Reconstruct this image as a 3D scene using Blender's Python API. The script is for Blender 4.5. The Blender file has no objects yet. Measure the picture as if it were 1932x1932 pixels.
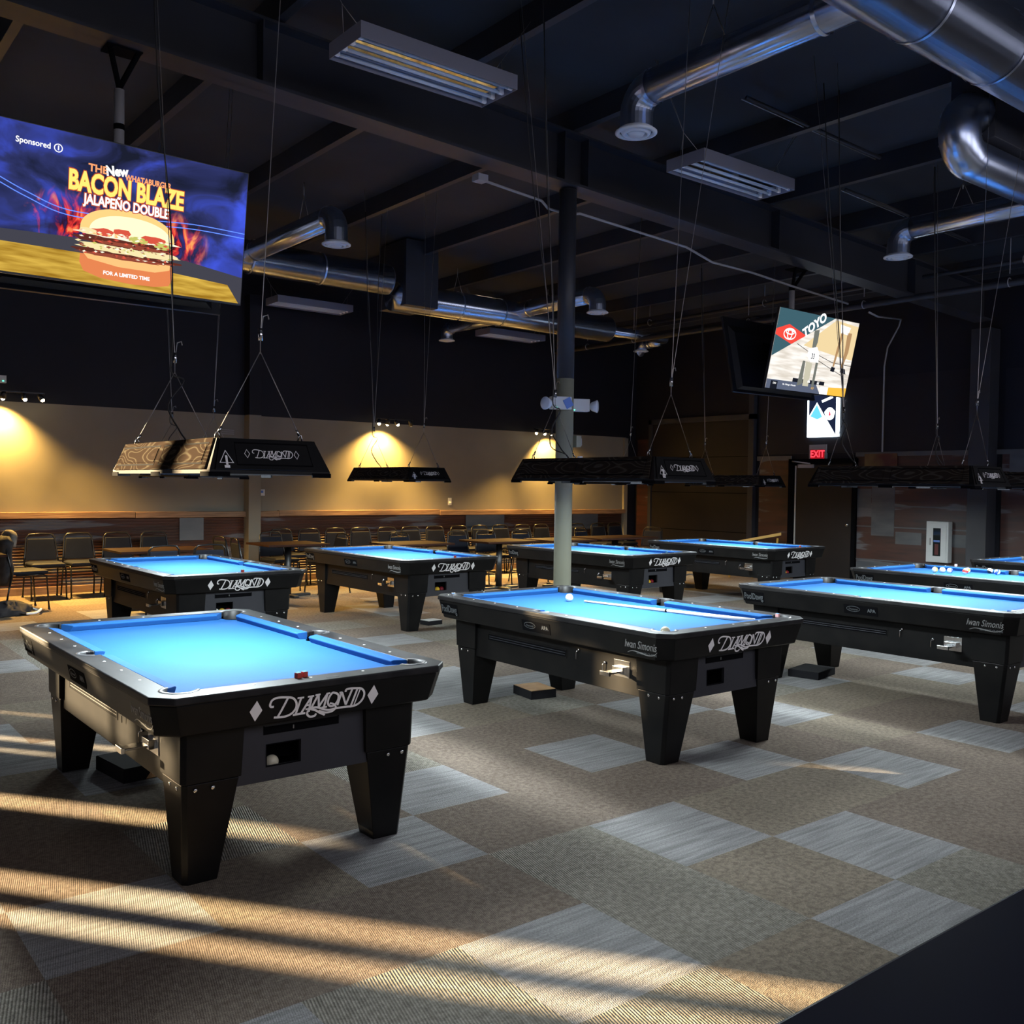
import bpy, bmesh, math, random
from mathutils import Vector, Matrix
random.seed(7)
PI = math.pi
SC = bpy.context.scene
COL = SC.collection

# ------------------------------------------------------------------ camera
cam_d = bpy.data.cameras.new('camera')
cam = bpy.data.objects.new('camera', cam_d)
COL.objects.link(cam)
yaw, pitch, roll = 0.6711, -0.0277, 0.0137
fw = Vector((math.cos(pitch)*math.sin(yaw), math.cos(pitch)*math.cos(yaw), math.sin(pitch)))
rt = Vector((math.cos(yaw), -math.sin(yaw), 0))
up = rt.cross(fw)
r2 = rt*math.cos(roll) + up*math.sin(roll)
u2 = -rt*math.sin(roll) + up*math.cos(roll)
cam.matrix_world = Matrix(((r2.x, u2.x, -fw.x, -1.826), (r2.y, u2.y, -fw.y, -4.715), (r2.z, u2.z, -fw.z, 1.598), (0, 0, 0, 1)))
cam_d.sensor_width = 36
cam_d.lens = 1814.6/1932*36
cam_d.clip_start = 0.05
SC.camera = cam

# ------------------------------------------------------------------ world, sun, exposure
w = bpy.data.worlds.new('world'); SC.world = w; w.use_nodes = True
wb = w.node_tree.nodes['Background']
wb.inputs[0].default_value = (0.74, 0.73, 0.84, 1)
wb.inputs[1].default_value = 2.05
sun_d = bpy.data.lights.new('sun', 'SUN')
sun = bpy.data.objects.new('sun', sun_d); COL.objects.link(sun)
SUN_T = 0.222
sdir = Vector((0.595, -0.804, -SUN_T)).normalized()
sun.rotation_euler = sdir.to_track_quat('-Z', 'Y').to_euler()
sun_d.energy = 38.0
sun_d.color = (1.0, 0.74, 0.42)
sun_d.angle = math.radians(0.9)
SC.view_settings.view_transform = 'Standard'
SC.view_settings.look = 'None'
SC.view_settings.gamma = 1
SC.view_settings.use_curve_mapping = False
SC.view_settings.exposure = 0.45

# ------------------------------------------------------------------ materials
def mat(name, col, rough=0.5, metal=0.0, spec=0.5, emis=None, estr=0.0, coat=0.0):
    m = bpy.data.materials.new(name); m.use_nodes = True
    b = m.node_tree.nodes['Principled BSDF']
    b.inputs['Base Color'].default_value = (*col, 1)
    b.inputs['Roughness'].default_value = rough
    b.inputs['Metallic'].default_value = metal
    b.inputs['Specular IOR Level'].default_value = spec
    b.inputs['Coat Weight'].default_value = coat
    if emis:
        b.inputs['Emission Color'].default_value = (*emis, 1)
        b.inputs['Emission Strength'].default_value = estr
    return m
def nodes(m): return m.node_tree.nodes, m.node_tree.links, m.node_tree.nodes['Principled BSDF']
def tex(m, kind, scale, coords='Object', stretch=(1, 1, 1), rot=(0, 0, 0), detail=3.0):
    n, l, b = nodes(m)
    tc = n.new('ShaderNodeTexCoord'); mp = n.new('ShaderNodeMapping')
    mp.inputs['Scale'].default_value = stretch; mp.inputs['Rotation'].default_value = rot
    l.new(tc.outputs[coords], mp.inputs[0])
    t = n.new('ShaderNodeTex'+kind)
    t.inputs['Scale'].default_value = scale
    if 'Detail' in t.inputs: t.inputs['Detail'].default_value = detail
    l.new(mp.outputs[0], t.inputs['Vector'])
    return t
def ramp(m, src, stops):
    n, l, b = nodes(m)
    r = n.new('ShaderNodeValToRGB')
    e = r.color_ramp.elements
    e[0].position = stops[0][0]; e[0].color = (*stops[0][1], 1)
    e[1].position = stops[-1][0]; e[1].color = (*stops[-1][1], 1)
    for p, c in stops[1:-1]:
        x = e.new(p); x.color = (*c, 1)
    l.new(src, r.inputs[0]); return r
def mix(m, fac, a, bb, mode='MIX'):
    n, l, b = nodes(m)
    x = n.new('ShaderNodeMix'); x.data_type = 'RGBA'; x.blend_type = mode
    for s, v in ((0, fac), (6, a), (7, bb)):
        if hasattr(v, 'is_linked') or hasattr(v, 'links'): l.new(v, x.inputs[s])
        elif s == 0: x.inputs[0].default_value = v
        else: x.inputs[s].default_value = (*v, 1)
    return x.outputs[2]
def bump(m, src, strength=0.3, dist=0.01):
    n, l, b = nodes(m)
    x = n.new('ShaderNodeBump'); x.inputs['Strength'].default_value = strength; x.inputs['Distance'].default_value = dist
    l.new(src, x.inputs['Height']); l.new(x.outputs[0], b.inputs['Normal'])
def base(m, out): m.node_tree.links.new(out, m.node_tree.nodes['Principled BSDF'].inputs['Base Color'])
def noisy(name, c0, c1, scale, rough=0.5, stretch=(1, 1, 1), lo=0.35, hi=0.65, bmp=0, **k):
    m = mat(name, c0, rough, **k)
    t = tex(m, 'Noise', scale, stretch=stretch)
    base(m, ramp(m, t.outputs['Fac'], [(lo, c0), (hi, c1)]).outputs[0])
    if bmp: bump(m, t.outputs['Fac'], bmp, 0.003)
    return m

M = {}
M['black'] = noisy('black_laminate', (0.0055, 0.0055, 0.006), (0.009, 0.0085, 0.0085), 6, 0.38, spec=0.16)
M['rail'] = noisy('rail_wood', (0.007, 0.007, 0.009), (0.024, 0.023, 0.024), 9, 0.5, stretch=(1, 0.4, 1), bmp=0.05, spec=0.25)
M['panel'] = noisy('charcoal_panel', (0.020, 0.021, 0.028), (0.026, 0.027, 0.036), 3, 0.6)
M['dark'] = mat('dark_recess', (0.004, 0.004, 0.005), 0.9, spec=0.05)
M['liner'] = mat('pocket_rubber', (0.012, 0.012, 0.013), 0.5)
M['trim'] = mat('pocket_trim', (0.06, 0.06, 0.065), 0.35)
M['white'] = mat('white_paint', (0.92, 0.90, 0.90), 0.5)
M['sight'] = mat('pearl_sight', (0.88, 0.88, 0.86), 0.4)
M['grey_print'] = mat('grey_print', (0.10, 0.11, 0.12), 0.5)
M['silver_print'] = mat('silver_print', (0.30, 0.30, 0.30), 0.5)
M['chrome'] = mat('chrome', (0.75, 0.75, 0.76), 0.18, 1.0)
M['steel'] = mat('steel_cable', (0.42, 0.40, 0.38), 0.4, 0.8)
M['cord'] = mat('black_cord', (0.01, 0.01, 0.01), 0.5)
M['felt'] = mat('blue_cloth', (0.018, 0.235, 0.72), 0.85, spec=0.2)
t = tex(M['felt'], 'Noise', 3.0); t2 = tex(M['felt'], 'Noise', 260)
base(M['felt'], mix(M['felt'], 0.35, ramp(M['felt'], t.outputs['Fac'], [(0.3, (0.008, 0.066, 0.215)), (0.7, (0.011, 0.077, 0.24))]).outputs[0], ramp(M['felt'], t2.outputs['Fac'], [(0.3, (0.006, 0.058, 0.195)), (0.7, (0.013, 0.085, 0.26))]).outputs[0]))
M['ivory'] = mat('ivory_ball', (0.72, 0.66, 0.48), 0.15)
M['ballw'] = mat('white_ball', (0.85, 0.84, 0.80), 0.12)
BALLC = {}
for n_, c_ in dict(yellow=(0.8, 0.5, 0.04), blue=(0.03, 0.06, 0.4), red=(0.6, 0.03, 0.02), purple=(0.12, 0.03, 0.25), orange=(0.8, 0.2, 0.03), green=(0.02, 0.2, 0.06), maroon=(0.25, 0.02, 0.03), black=(0.01, 0.01, 0.01)).items():
    BALLC[n_] = mat('ball_'+n_, c_, 0.12)
M['chalk_r'] = mat('red_chalk_paper', (0.55, 0.06, 0.04), 0.7)
M['chalk_p'] = mat('pink_chalk_paper', (0.8, 0.42, 0.40), 0.7)
M['chalk_b'] = mat('blue_chalk', (0.1, 0.3, 0.5), 0.9)
M['cue_light'] = mat('cue_maple', (0.75, 0.62, 0.42), 0.3)
M['cue_white'] = mat('cue_butt', (0.70, 0.66, 0.60), 0.3)
# carpets
def carpet(name, c0, c1, kind):
    m = mat(name, c0, 0.95, spec=0.1)
    f = tex(m, 'Noise', 130, detail=2)
    big = tex(m, 'Noise', 2.2, detail=2)
    n, l, b = nodes(m)
    if kind == 'stripe':
        s = tex(m, 'Noise', 5.0, stretch=(0.5, 9, 1), detail=4)
        c = ramp(m, s.outputs['Fac'], [(0.34, c0), (0.62, c1)]).outputs[0]
    else:
        s = tex(m, 'Noise', 38, detail=3)
        c = ramp(m, s.outputs['Fac'], [(0.36, c0), (0.64, c1)]).outputs[0]
    c = mix(m, 0.55, c, ramp(m, f.outputs['Fac'], [(0.3, (0.62, 0.62, 0.62)), (0.7, (1.35, 1.35, 1.35))]).outputs[0], 'MULTIPLY')
    c = mix(m, 0.5, c, ramp(m, big.outputs['Fac'], [(0.3, (0.8, 0.8, 0.8)), (0.7, (1.15, 1.15, 1.15))]).outputs[0], 'MULTIPLY')
    if kind == 'rib':
        wv = tex(m, 'Wave', 30, rot=(0, 0, 0.25)); wv.inputs['Distortion'].default_value = 1.2; wv.inputs['Detail Scale'].default_value = 3
        c = mix(m, 0.8, c, ramp(m, wv.outputs['Fac'], [(0.25, (0.72, 0.72, 0.72)), (0.75, (1.18, 1.18, 1.18))]).outputs[0], 'MULTIPLY')
        bump(m, wv.outputs['Fac'], 0.8, 0.004)
    else:
        wv = tex(m, 'Wave', 42, rot=(0, 0, 0.25)); wv.inputs['Distortion'].default_value = 6; wv.inputs['Detail Scale'].default_value = 4
        ad = n.new('ShaderNodeMath'); ad.operation = 'ADD'
        l.new(wv.outputs['Fac'], ad.inputs[0]); l.new(f.outputs['Fac'], ad.inputs[1])
        bump(m, ad.outputs[0], 0.6, 0.003)
    base(m, c)
    return m
M['c_light'] = carpet('carpet_grey_striped', (0.19, 0.185, 0.185), (0.29, 0.285, 0.285), 'stripe')
M['c_brown'] = carpet('carpet_brown', (0.135, 0.105, 0.083), (0.20, 0.16, 0.13), 'plain')
M['c_taupe'] = carpet('carpet_taupe', (0.155, 0.126, 0.096), (0.235, 0.196, 0.152), 'plain')
M['c_rib'] = carpet('carpet_ribbed', (0.165, 0.15, 0.125), (0.26, 0.24, 0.205), 'rib')
# building
M['ceil'] = noisy('ceiling_insulation', (0.016, 0.020, 0.028), (0.024, 0.030, 0.040), 1.3, 0.8)
M['steelblack'] = noisy('black_steel', (0.022, 0.023, 0.030), (0.030, 0.031, 0.040), 2, 0.5)
M['wallblack'] = noisy('black_wall', (0.007, 0.0075, 0.013), (0.009, 0.0095, 0.016), 2, 0.6, spec=0.3)
M['tan'] = noisy('tan_wall', (0.195, 0.180, 0.145), (0.225, 0.208, 0.165), 1.2, 0.75)
M['colgreen'] = noisy('column_paint', (0.30, 0.31, 0.24), (0.33, 0.34, 0.265), 2, 0.55)
M['wallpanel'] = noisy('wall_metal_panel', (0.010, 0.011, 0.018), (0.013, 0.014, 0.022), 1, 0.45, spec=0.3)
def rust(name, coords='Object', ax=0):
    m = mat(name, (0.05, 0.018, 0.013), 0.42)
    st = (0.5, 0.5, 5.0)
    a = tex(m, 'Noise', 1.6, stretch=st, detail=6)
    p = tex(m, 'Noise', 0.55, stretch=(1, 1, 1.4), detail=3)
    n, l, b = nodes(m)
    mul = n.new('ShaderNodeMath'); mul.operation = 'ADD'
    l.new(a.outputs['Fac'], mul.inputs[0]); l.new(p.outputs['Fac'], mul.inputs[1])
    base(m, ramp(m, mul.outputs[0], [(0.42, (0.030, 0.014, 0.012)), (0.50, (0.060, 0.020, 0.014)), (0.545, (0.055, 0.024, 0.020)), (0.57, (0.12, 0.115, 0.125))]).outputs[0])
    # ramp input is clamped to 0..1, so halve the sum
    h = n.new('ShaderNodeMath'); h.operation = 'MULTIPLY'; h.inputs[1].default_value = 0.5
    l.new(mul.outputs[0], h.inputs[0])
    for lk in list(m.node_tree.links):
        if lk.to_node.type == 'VALTORGB' and lk.from_node == mul: l.new(h.outputs[0], lk.to_socket)
    return m
M['rust'] = rust('rusty_sheet_metal')
M['rust_wave'] = rust('rusty_corrugated_metal')
for _e, _c in zip([x for x in M['rust_wave'].node_tree.nodes if x.type == 'VALTORGB'][0].color_ramp.elements, ((0.06, 0.027, 0.018), (0.10, 0.038, 0.022), (0.09, 0.042, 0.034), (0.17, 0.155, 0.16))): _e.color = (*_c, 1)
M['rust_wave'].node_tree.nodes['Principled BSDF'].inputs['Roughness'].default_value = 0.3
M['greysheet'] = noisy('grey_sheet_metal', (0.07, 0.075, 0.085), (0.10, 0.105, 0.115), 2, 0.45, stretch=(1, 1, 3))
M['oldwood'] = noisy('rough_board', (0.16, 0.085, 0.042), (0.30, 0.18, 0.10), 7, 0.6, stretch=(0.4, 3, 8), bmp=0.3)
M['doordark'] = noisy('dark_door', (0.013, 0.010, 0.010), (0.017, 0.013, 0.012), 2, 0.5, spec=0.3)
M['doorgap_light'] = mat('door_gap_light_paint', (0.5, 0.5, 0.5), 0.5)
def ductmat(name, axis):
    m = mat(name, (0.56, 0.63, 0.78), 0.27, 1.0)
    n, l, b = nodes(m)
    tg = n.new('ShaderNodeTangent'); tg.direction_type = 'RADIAL'; tg.axis = axis; l.new(tg.outputs[0], b.inputs['Tangent'])
    b.inputs['Anisotropic'].default_value = 0.85; b.inputs['Anisotropic Rotation'].default_value = 0.25
    return m
M['duct'] = mat('galvanised_duct', (0.56, 0.63, 0.78), 0.28, 1.0)
M['duct_x'] = ductmat('galvanised_duct_long', 'X')
M['duct_y'] = ductmat('galvanised_duct_branch', 'Y')
M['grille'] = mat('white_grille', (0.62, 0.66, 0.72), 0.5)
M['fixture'] = mat('grey_enamel', (0.20, 0.20, 0.25), 0.45)
M['reflector'] = mat('polished_reflector', (0.66, 0.80, 0.98), 0.06, 1.0)
M['tube'] = mat('unlit_tube', (0.55, 0.62, 0.70), 0.2)
M['tabletop'] = noisy('brown_tabletop', (0.018, 0.008, 0.006), (0.030, 0.013, 0.009), 5, 0.75, stretch=(0.3, 2, 1), spec=0.05)
M['iron'] = mat('black_iron', (0.008, 0.008, 0.009), 0.4)
M['vinyl'] = noisy('charcoal_vinyl', (0.007, 0.0085, 0.015), (0.010, 0.012, 0.020), 4, 0.6, spec=0.12)
M['chairframe'] = mat('black_chair_frame', (0.015, 0.015, 0.016), 0.22, 0.4)
M['plastic'] = mat('white_plastic', (0.62, 0.64, 0.64), 0.45)
M['lens'] = mat('clear_lens', (0.65, 0.70, 0.80), 0.15)
M['tag'] = mat('blue_tag', (0.10, 0.22, 0.62), 0.5)
M['led'] = mat('green_led', (0, 0.3, 0.2), 0.5, emis=(0.1, 1, 0.6), estr=3)
M['bar'] = noisy('dark_laminate_top', (0.005, 0.006, 0.016), (0.007, 0.008, 0.020), 3, 0.42, spec=0.25)
M['cardboard'] = noisy('worn_cardboard', (0.42, 0.22, 0.09), (0.55, 0.32, 0.14), 8, 0.7)
M['boxblack'] = mat('black_box_card', (0.012, 0.012, 0.014), 0.85, spec=0.1)
M['boxtext'] = mat('box_print', (0.2, 0.2, 0.2), 0.5)
M['bottlewater'] = mat('paper_white', (0.6, 0.6, 0.58), 0.6)
M['darkblue'] = mat('dark_blue_pack', (0.03, 0.03, 0.09), 0.5)
M['yellowwood'] = mat('yellow_fibreglass', (0.65, 0.38, 0.08), 0.5)
M['greymetal'] = mat('grey_painted_metal', (0.32, 0.31, 0.32), 0.45)
M['extred'] = mat('extinguisher_dark', (0.10, 0.02, 0.02), 0.3)
M['glass'] = mat('cabinet_glass', (0.02, 0.025, 0.025), 0.05)
M['cloth_dark'] = noisy('dark_fabric', (0.012, 0.012, 0.016), (0.035, 0.033, 0.036), 12, 0.9)
M['cloth_grey'] = noisy('grey_fabric', (0.10, 0.09, 0.085), (0.2, 0.18, 0.16), 12, 0.9)
M['tvbody'] = mat('tv_plastic', (0.012, 0.012, 0.015), 0.35)
def emat(name, col, s=1.0):
    m = bpy.data.materials.new(name); m.use_nodes = True
    n = m.node_tree.nodes; l = m.node_tree.links
    n.remove(n['Principled BSDF'])
    e = n.new('ShaderNodeEmission'); e.inputs[0].default_value = (*col, 1); e.inputs[1].default_value = s
    l.new(e.outputs[0], n['Material Output'].inputs[0])
    return m
M['panel_light'] = emat('lit_diffuser', (0.80, 0.95, 1.0), 9.0)
M['bulb'] = emat('warm_bulb', (1.0, 0.80, 0.45), 30.0)

# ------------------------------------------------------------------ mesh helpers
class MB:
    def __init__(s): s.v = []; s.f = []; s.m = []; s.mats = []; s.sm = []; s.X = None
    def mi(s, m):
        if m not in s.mats: s.mats.append(m)
        return s.mats.index(m)
    def add(s, vs, fs, m, smooth=False):
        o = len(s.v)
        if s.X is not None: vs = [s.X @ Vector(v) for v in vs]
        s.v += [tuple(v) for v in vs]
        k = s.mi(m)
        for f in fs: s.f.append(tuple(i+o for i in f)); s.m.append(k); s.sm.append(smooth)
    def box(s, x0, x1, y0, y1, z0, z1, m):
        s.hexa([(x0, y0, z0), (x1, y0, z0), (x1, y1, z0), (x0, y1, z0), (x0, y0, z1), (x1, y0, z1), (x1, y1, z1), (x0, y1, z1)], m)
    def hexa(s, p, m): s.add(p, [(3, 2, 1, 0), (4, 5, 6, 7), (0, 1, 5, 4), (1, 2, 6, 5), (2, 3, 7, 6), (3, 0, 4, 7)], m)
    def loft(s, loops, m, caps=True, smooth=False, closed=True):
        n = len(loops[0]); vs = [p for L in loops for p in L]; fs = []
        for k in range(len(loops)-1):
            for i in range(n if closed else n-1):
                j = (i+1) % n
                fs.append((k*n+i, k*n+j, (k+1)*n+j, (k+1)*n+i))
        if caps and closed: fs.append(tuple(reversed(range(n)))); fs.append(tuple((len(loops)-1)*n+i for i in range(n)))
        s.add(vs, fs, m, smooth)
    def tube(s, pts, r, m, seg=8, caps=True, smooth=True):
        pts = [Vector(p) for p in pts]; loops = []
        t0 = (pts[1]-pts[0]).normalized()
        a = t0.orthogonal().normalized()
        for i, p in enumerate(pts):
            if i == 0: t = pts[1]-pts[0]
            elif i == len(pts)-1: t = pts[-1]-pts[-2]
            else: t = (pts[i+1]-p).normalized() + (p-pts[i-1]).normalized()
            t.normalize(); a = (a - t*a.dot(t)).normalized(); b = t.cross(a)
            rr = r[i] if isinstance(r, (list, tuple)) else r
            loops.append([p + a*math.cos(2*PI*k/seg)*rr + b*math.sin(2*PI*k/seg)*rr for k in range(seg)])
        s.loft(loops, m, caps, smooth)
    def lathe(s, prof, m, c=(0, 0, 0), seg=20, smooth=True, caps=True):
        s.loft([[(c[0]+r*math.cos(2*PI*k/seg), c[1]+r*math.sin(2*PI*k/seg), c[2]+z) for k in range(seg)] for r, z in prof], m, caps, smooth)
    def sphere(s, c, r, m, seg=14, rings=8, sc=(1, 1, 1)):
        prof = [(max(1e-4, r*math.sin(PI*i/rings)), -r*math.cos(PI*i/rings)) for i in range(rings+1)]
        s.loft([[(c[0]+q*math.cos(2*PI*k/seg)*sc[0], c[1]+q*math.sin(2*PI*k/seg)*sc[1], c[2]+z*sc[2]) for k in range(seg)] for q, z in prof], m, True, True)
    def prism(s, poly, z0, z1, m):
        s.loft([[(x, y, z0) for x, y in poly], [(x, y, z1) for x, y in poly]], m)
    def ribbon(s, pts, wd, m, th=0.002, org=Vector((0, 0, 0)), ux=Vector((1, 0, 0)), uy=Vector((0, 0, 1)), lift=0.0, closed=False):
        """flat stroke in the plane (ux,uy); thickness along ux x uy"""
        nrm = ux.cross(uy)
        P = [Vector((a, b)) for a, b in pts]; n = len(P); L = []; Rr = []
        for i in range(n):
            if closed: t = P[(i+1) % n]-P[i-1]
            else: t = P[min(i+1, n-1)]-P[max(i-1, 0)]
            if t.length < 1e-9: t = Vector((1, 0))
            t.normalize(); q = Vector((-t.y, t.x))
            ww = wd[i] if isinstance(wd, (list, tuple)) else wd
            L.append(P[i]+q*ww/2); Rr.append(P[i]-q*ww/2)
        loops = []
        for a, b in zip(L, Rr):
            A = org+ux*a.x+uy*a.y; B = org+ux*b.x+uy*b.y
            loops.append([A+nrm*lift, B+nrm*lift, B+nrm*(lift+th), A+nrm*(lift+th)])
        if closed: loops.append(loops[0])
        s.loft(loops, m, not closed)
    def flat(s, pts, m, org=Vector((0, 0, 0)), ux=Vector((1, 0, 0)), uy=Vector((0, 0, 1)), lift=0.0, th=0.001):
        nrm = ux.cross(uy)
        a = [org+ux*x+uy*y+nrm*lift for x, y in pts]; b = [p+nrm*th for p in a]
        s.loft([a, b], m)
    def build(s, name, parent=None, bevel=0, seg=2, loc=None):
        me = bpy.data.meshes.new(name); me.from_pydata(s.v, [], s.f)
        for m in s.mats: me.materials.append(m)
        for p, k, sm in zip(me.polygons, s.m, s.sm): p.material_index = k; p.use_smooth = sm
        bm = bmesh.new(); bm.from_mesh(me); bmesh.ops.recalc_face_normals(bm, faces=bm.faces)
        if not me.name.startswith(('floor',)): bmesh.ops.triangulate(bm, faces=[f for f in bm.faces if len(f.verts) > 8])
        bm.to_mesh(me); bm.free()
        o = bpy.data.objects.new(name, me); COL.objects.link(o)
        if parent: o.parent = parent
        if loc: o.location = loc
        if bevel:
            md = o.modifiers.new('bevel', 'BEVEL'); md.width = bevel; md.segments = seg; md.limit_method = 'ANGLE'; md.angle_limit = 0.6
        return o
def smooth_pts(pts, n=6, closed=False):
    out = []; P = [Vector(p) for p in pts]; N = len(P)
    rng = range(N) if closed else range(N-1)
    for i in rng:
        if closed: p0, p1, p2, p3 = P[i-1], P[i], P[(i+1) % N], P[(i+2) % N]
        else: p0, p1, p2, p3 = P[max(i-1, 0)], P[i], P[i+1], P[min(i+2, N-1)]
        for k in range(n):
            t = k/n
            out.append(0.5*((2*p1)+(-p0+p2)*t+(2*p0-5*p1+4*p2-p3)*t*t+(-p0+3*p1-3*p2+p3)*t**3))
    if not closed: out.append(P[-1])
    return [tuple(p) for p in out]
def text_part(name, body, size, m, parent, origin, ux, uy, sx=1.0, shear=0.0, bold=0.0, th=0.001, align='CENTER'):
    """builds lettering as mesh lying in the plane (ux,uy) at origin"""
    cu = bpy.data.curves.new('lettering', 'FONT'); cu.body = body; cu.size = size; cu.align_x = align; cu.align_y = 'CENTER'
    cu.shear = shear; cu.offset = bold; cu.extrude = th/2; cu.resolution_u = 3
    tmp = bpy.data.objects.new('lettering', cu); COL.objects.link(tmp)
    bpy.context.view_layer.update()
    dg = bpy.context.evaluated_depsgraph_get()
    me = bpy.data.meshes.new_from_object(tmp.evaluated_get(dg))
    bpy.data.objects.remove(tmp); bpy.data.curves.remove(cu)
    me.materials.clear(); me.materials.append(m)
    ux = Vector(ux).normalized(); uy = Vector(uy).normalized(); nz = ux.cross(uy)
    og = Vector(origin)
    for v in me.vertices: v.co = og + ux*v.co.x*sx + uy*v.co.y + nz*v.co.z
    o = bpy.data.objects.new(name, me); COL.objects.link(o)
    if parent: o.parent = parent
    return o
def tag(o, label=None, cat=None, group=None, kind=None):
    if label: o['label'] = label
    if cat: o['category'] = cat
    if group: o['group'] = group
    if kind: o['kind'] = kind
    return o
def empty(name, loc=(0, 0, 0), rz=0, label=None, cat=None, group=None):
    e = bpy.data.objects.new(name, None); COL.objects.link(e); e.location = loc; e.rotation_euler = (0, 0, rz); e.empty_display_size = 0.1
    return tag(e, label, cat, group)
def kids(o): return [c for c in bpy.data.objects if c.parent == o]
def copy_tree(o, parent=None):
    c = o.copy(); COL.objects.link(c)
    if parent: c.parent = parent
    for ch in kids(o): copy_tree(ch, c)
    return c
def struct(mb, name, **k): return tag(mb.build(name, **k), kind='structure')

# ------------------------------------------------------------------ the setting
XL, XR, YB, YF = -4.0, 13.0, 9.75, -6.0
# floor: carpet tiles
mb = MB(); tx, ty = 0.59, 0.605
LIGHT = {(-1, 8), (5, -2), (5, 1), (10, 0), (2, -4), (2, 2), (1, 0), (7, -2), (6, 2), (-2, -1), (-2, 4), (3, -3), (3, 0), (5, 3), (0, -1), (2, -2), (-2, -3), (4, -1), (0, -3), (6, 0), (-1, 2), (1, 4), (-3, 0), (8, 1), (9, -2), (3, 5)}
RIB = {(1, -2), (1, -3), (-1, -3), (-3, -2), (0, -4), (3, -4), (-1, -5), (1, 1), (4, 2), (-1, 0), (7, 1)}
i0, i1, j0, j1 = -7, 23, -9, 18
rnd = random.Random(3)
for i in range(i0, i1):
    for j in range(j0, j1):
        x0, x1 = max(XL-0.2, 0.085+i*tx), min(XR+0.2, 0.085+(i+1)*tx)
        y0, y1 = max(YF-0.5, -0.83+j*ty), min(YB+0.2, -0.83+(j+1)*ty)
        if x1 <= x0 or y1 <= y0: continue
        q = rnd.random()
        if (i, j) in LIGHT: m = M['c_light']
        elif (i, j) in RIB: m = M['c_rib']
        elif -3 <= i <= 6 and -5 <= j <= 1: m = M['c_brown'] if q < 0.62 else M['c_taupe']
        else: m = M['c_light'] if q < 0.26 else (M['c_brown'] if q < 0.6 else (M['c_taupe'] if q < 0.88 else M['c_rib']))
        mb.add([(x0, y0, 0), (x1, y0, 0), (x1, y1, 0), (x0, y1, 0)], [(0, 1, 2, 3)], m)
struct(mb, 'floor')
# back wall: tan below, black above
mb = MB()
mb.box(XL-0.2, 12.72, YB, YB+0.15, 0, 2.64, M['tan'])
mb.box(XL-0.2, XR+0.2, YB, YB+0.15, 2.64, 5.6, M['wallblack'])
mb.box(12.72, XR+0.2, YB, YB+0.15, 0, 2.64, M['wallblack'])
struct(mb, 'wall_back')
# corrugated wainscot on the back wall
def corrugated(x0, x1, ysurf, z0, z1, name, pitch=0.042, amp=0.010):
    mb = MB(); n = int((z1-z0)/pitch*8); nx = [x0]
    while nx[-1] < x1-0.01: nx.append(min(x1, nx[-1]+0.6))
    vs = []; fs = []
    for a, xx in enumerate(nx):
        for k in range(n+1):
            z = z0+(z1-z0)*k/n
            vs.append((xx, ysurf-0.012-amp*math.sin(2*PI*(z-z0)/pitch), z))
    for a in range(len(nx)-1):
        for k in range(n):
            p = a*(n+1)+k
            fs.append((p, p+n+1, p+n+2, p+1))
    mb.add(vs, fs, M['rust_wave'], True)
    return struct(mb, name)
corrugated(XL, 12.60, YB, 0.09, 1.05, 'trim_1')
mb = MB(); xx = XL; rb = random.Random(5)
while xx < 12.65:
    L = rb.uniform(2.2, 3.6); x1 = min(12.66, xx+L); dz = rb.uniform(-0.008, 0.01); dy = rb.uniform(0, 0.012)
    mb.box(xx, x1-0.004, YB-0.075-dy, YB, 1.045+dz, 1.135+dz, M['oldwood']); xx = x1
struct(mb, 'trim_2', bevel=0.006)
mb = MB(); mb.box(XL, 12.66, YB-0.05, YB, 0, 0.10, M['oldwood']); struct(mb, 'baseboard_back', bevel=0.004)
mb = MB(); mb.box(12.62, 12.72, YB-0.06, YB+0.01, 0, 2.62, M['tan']); struct(mb, 'trim_3')
# grey patch sheet on wainscot
mb = MB(); mb.box(8.55, 9.45, YB-0.032, YB-0.026, 0.72, 1.04, M['greysheet']); mb.box(-1, 0.72, YB-0.032, YB-0.026, 0.72, 1.04, M['greysheet']); mb.box(11.2, 11.9, YB-0.032, YB-0.026, 0.72, 1.04, M['greysheet']); mb.box(3.25, 3.62, YB-0.032, YB-0.026, 0.70, 1.04, M['greysheet']); struct(mb, 'trim_4')
# right wall
mb = MB()
mb.box(XR, XR+0.15, YF-0.5, YB+0.15, 0, 5.6, M['wallblack'])
mb.box(XR-0.02, XR, 2.55, 6.55, 2.24, 3.5, M['wallpanel'])
mb.box(XR-0.02, XR, -4.0, 2.05, 2.24, 3.45, M['wallpanel'])
struct(mb, 'wall_right')
mb = MB()
for (y0, y1) in [(9.28, 9.66)]: mb.box(XR-0.03, XR-0.001, y0, y1, 0, 2.6, M['rust'])
mb.box(XR-0.03, XR-0.001, 5.85, 6.50, 0, 2.14, M['rust'])
mb.box(XR-0.03, XR-0.001, 2.52, 4.48, 0, 2.18, M['rust'])
mb.box(XR-0.03, XR-0.001, -4.0, 2.06, 0, 2.18, M['rust'])
struct(mb, 'trim_5')
mb = MB()
for (y0, y1, z0, z1) in [(3.78, 4.19, 0.84, 1.66), (3.78, 4.45, 0.02, 0.40), (2.55, 3.2, 0.72, 0.92), (3.3, 3.75, 0.72, 0.92), (-0.5, 1.95, 1.85, 2.17), (-0.2, 1.5, 0.45, 0.62), (4.2, 4.47, 1.3, 1.62)]:
    mb.box(XR-0.036, XR-0.03, y0, y1, z0, z1, M['greysheet'])
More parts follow.
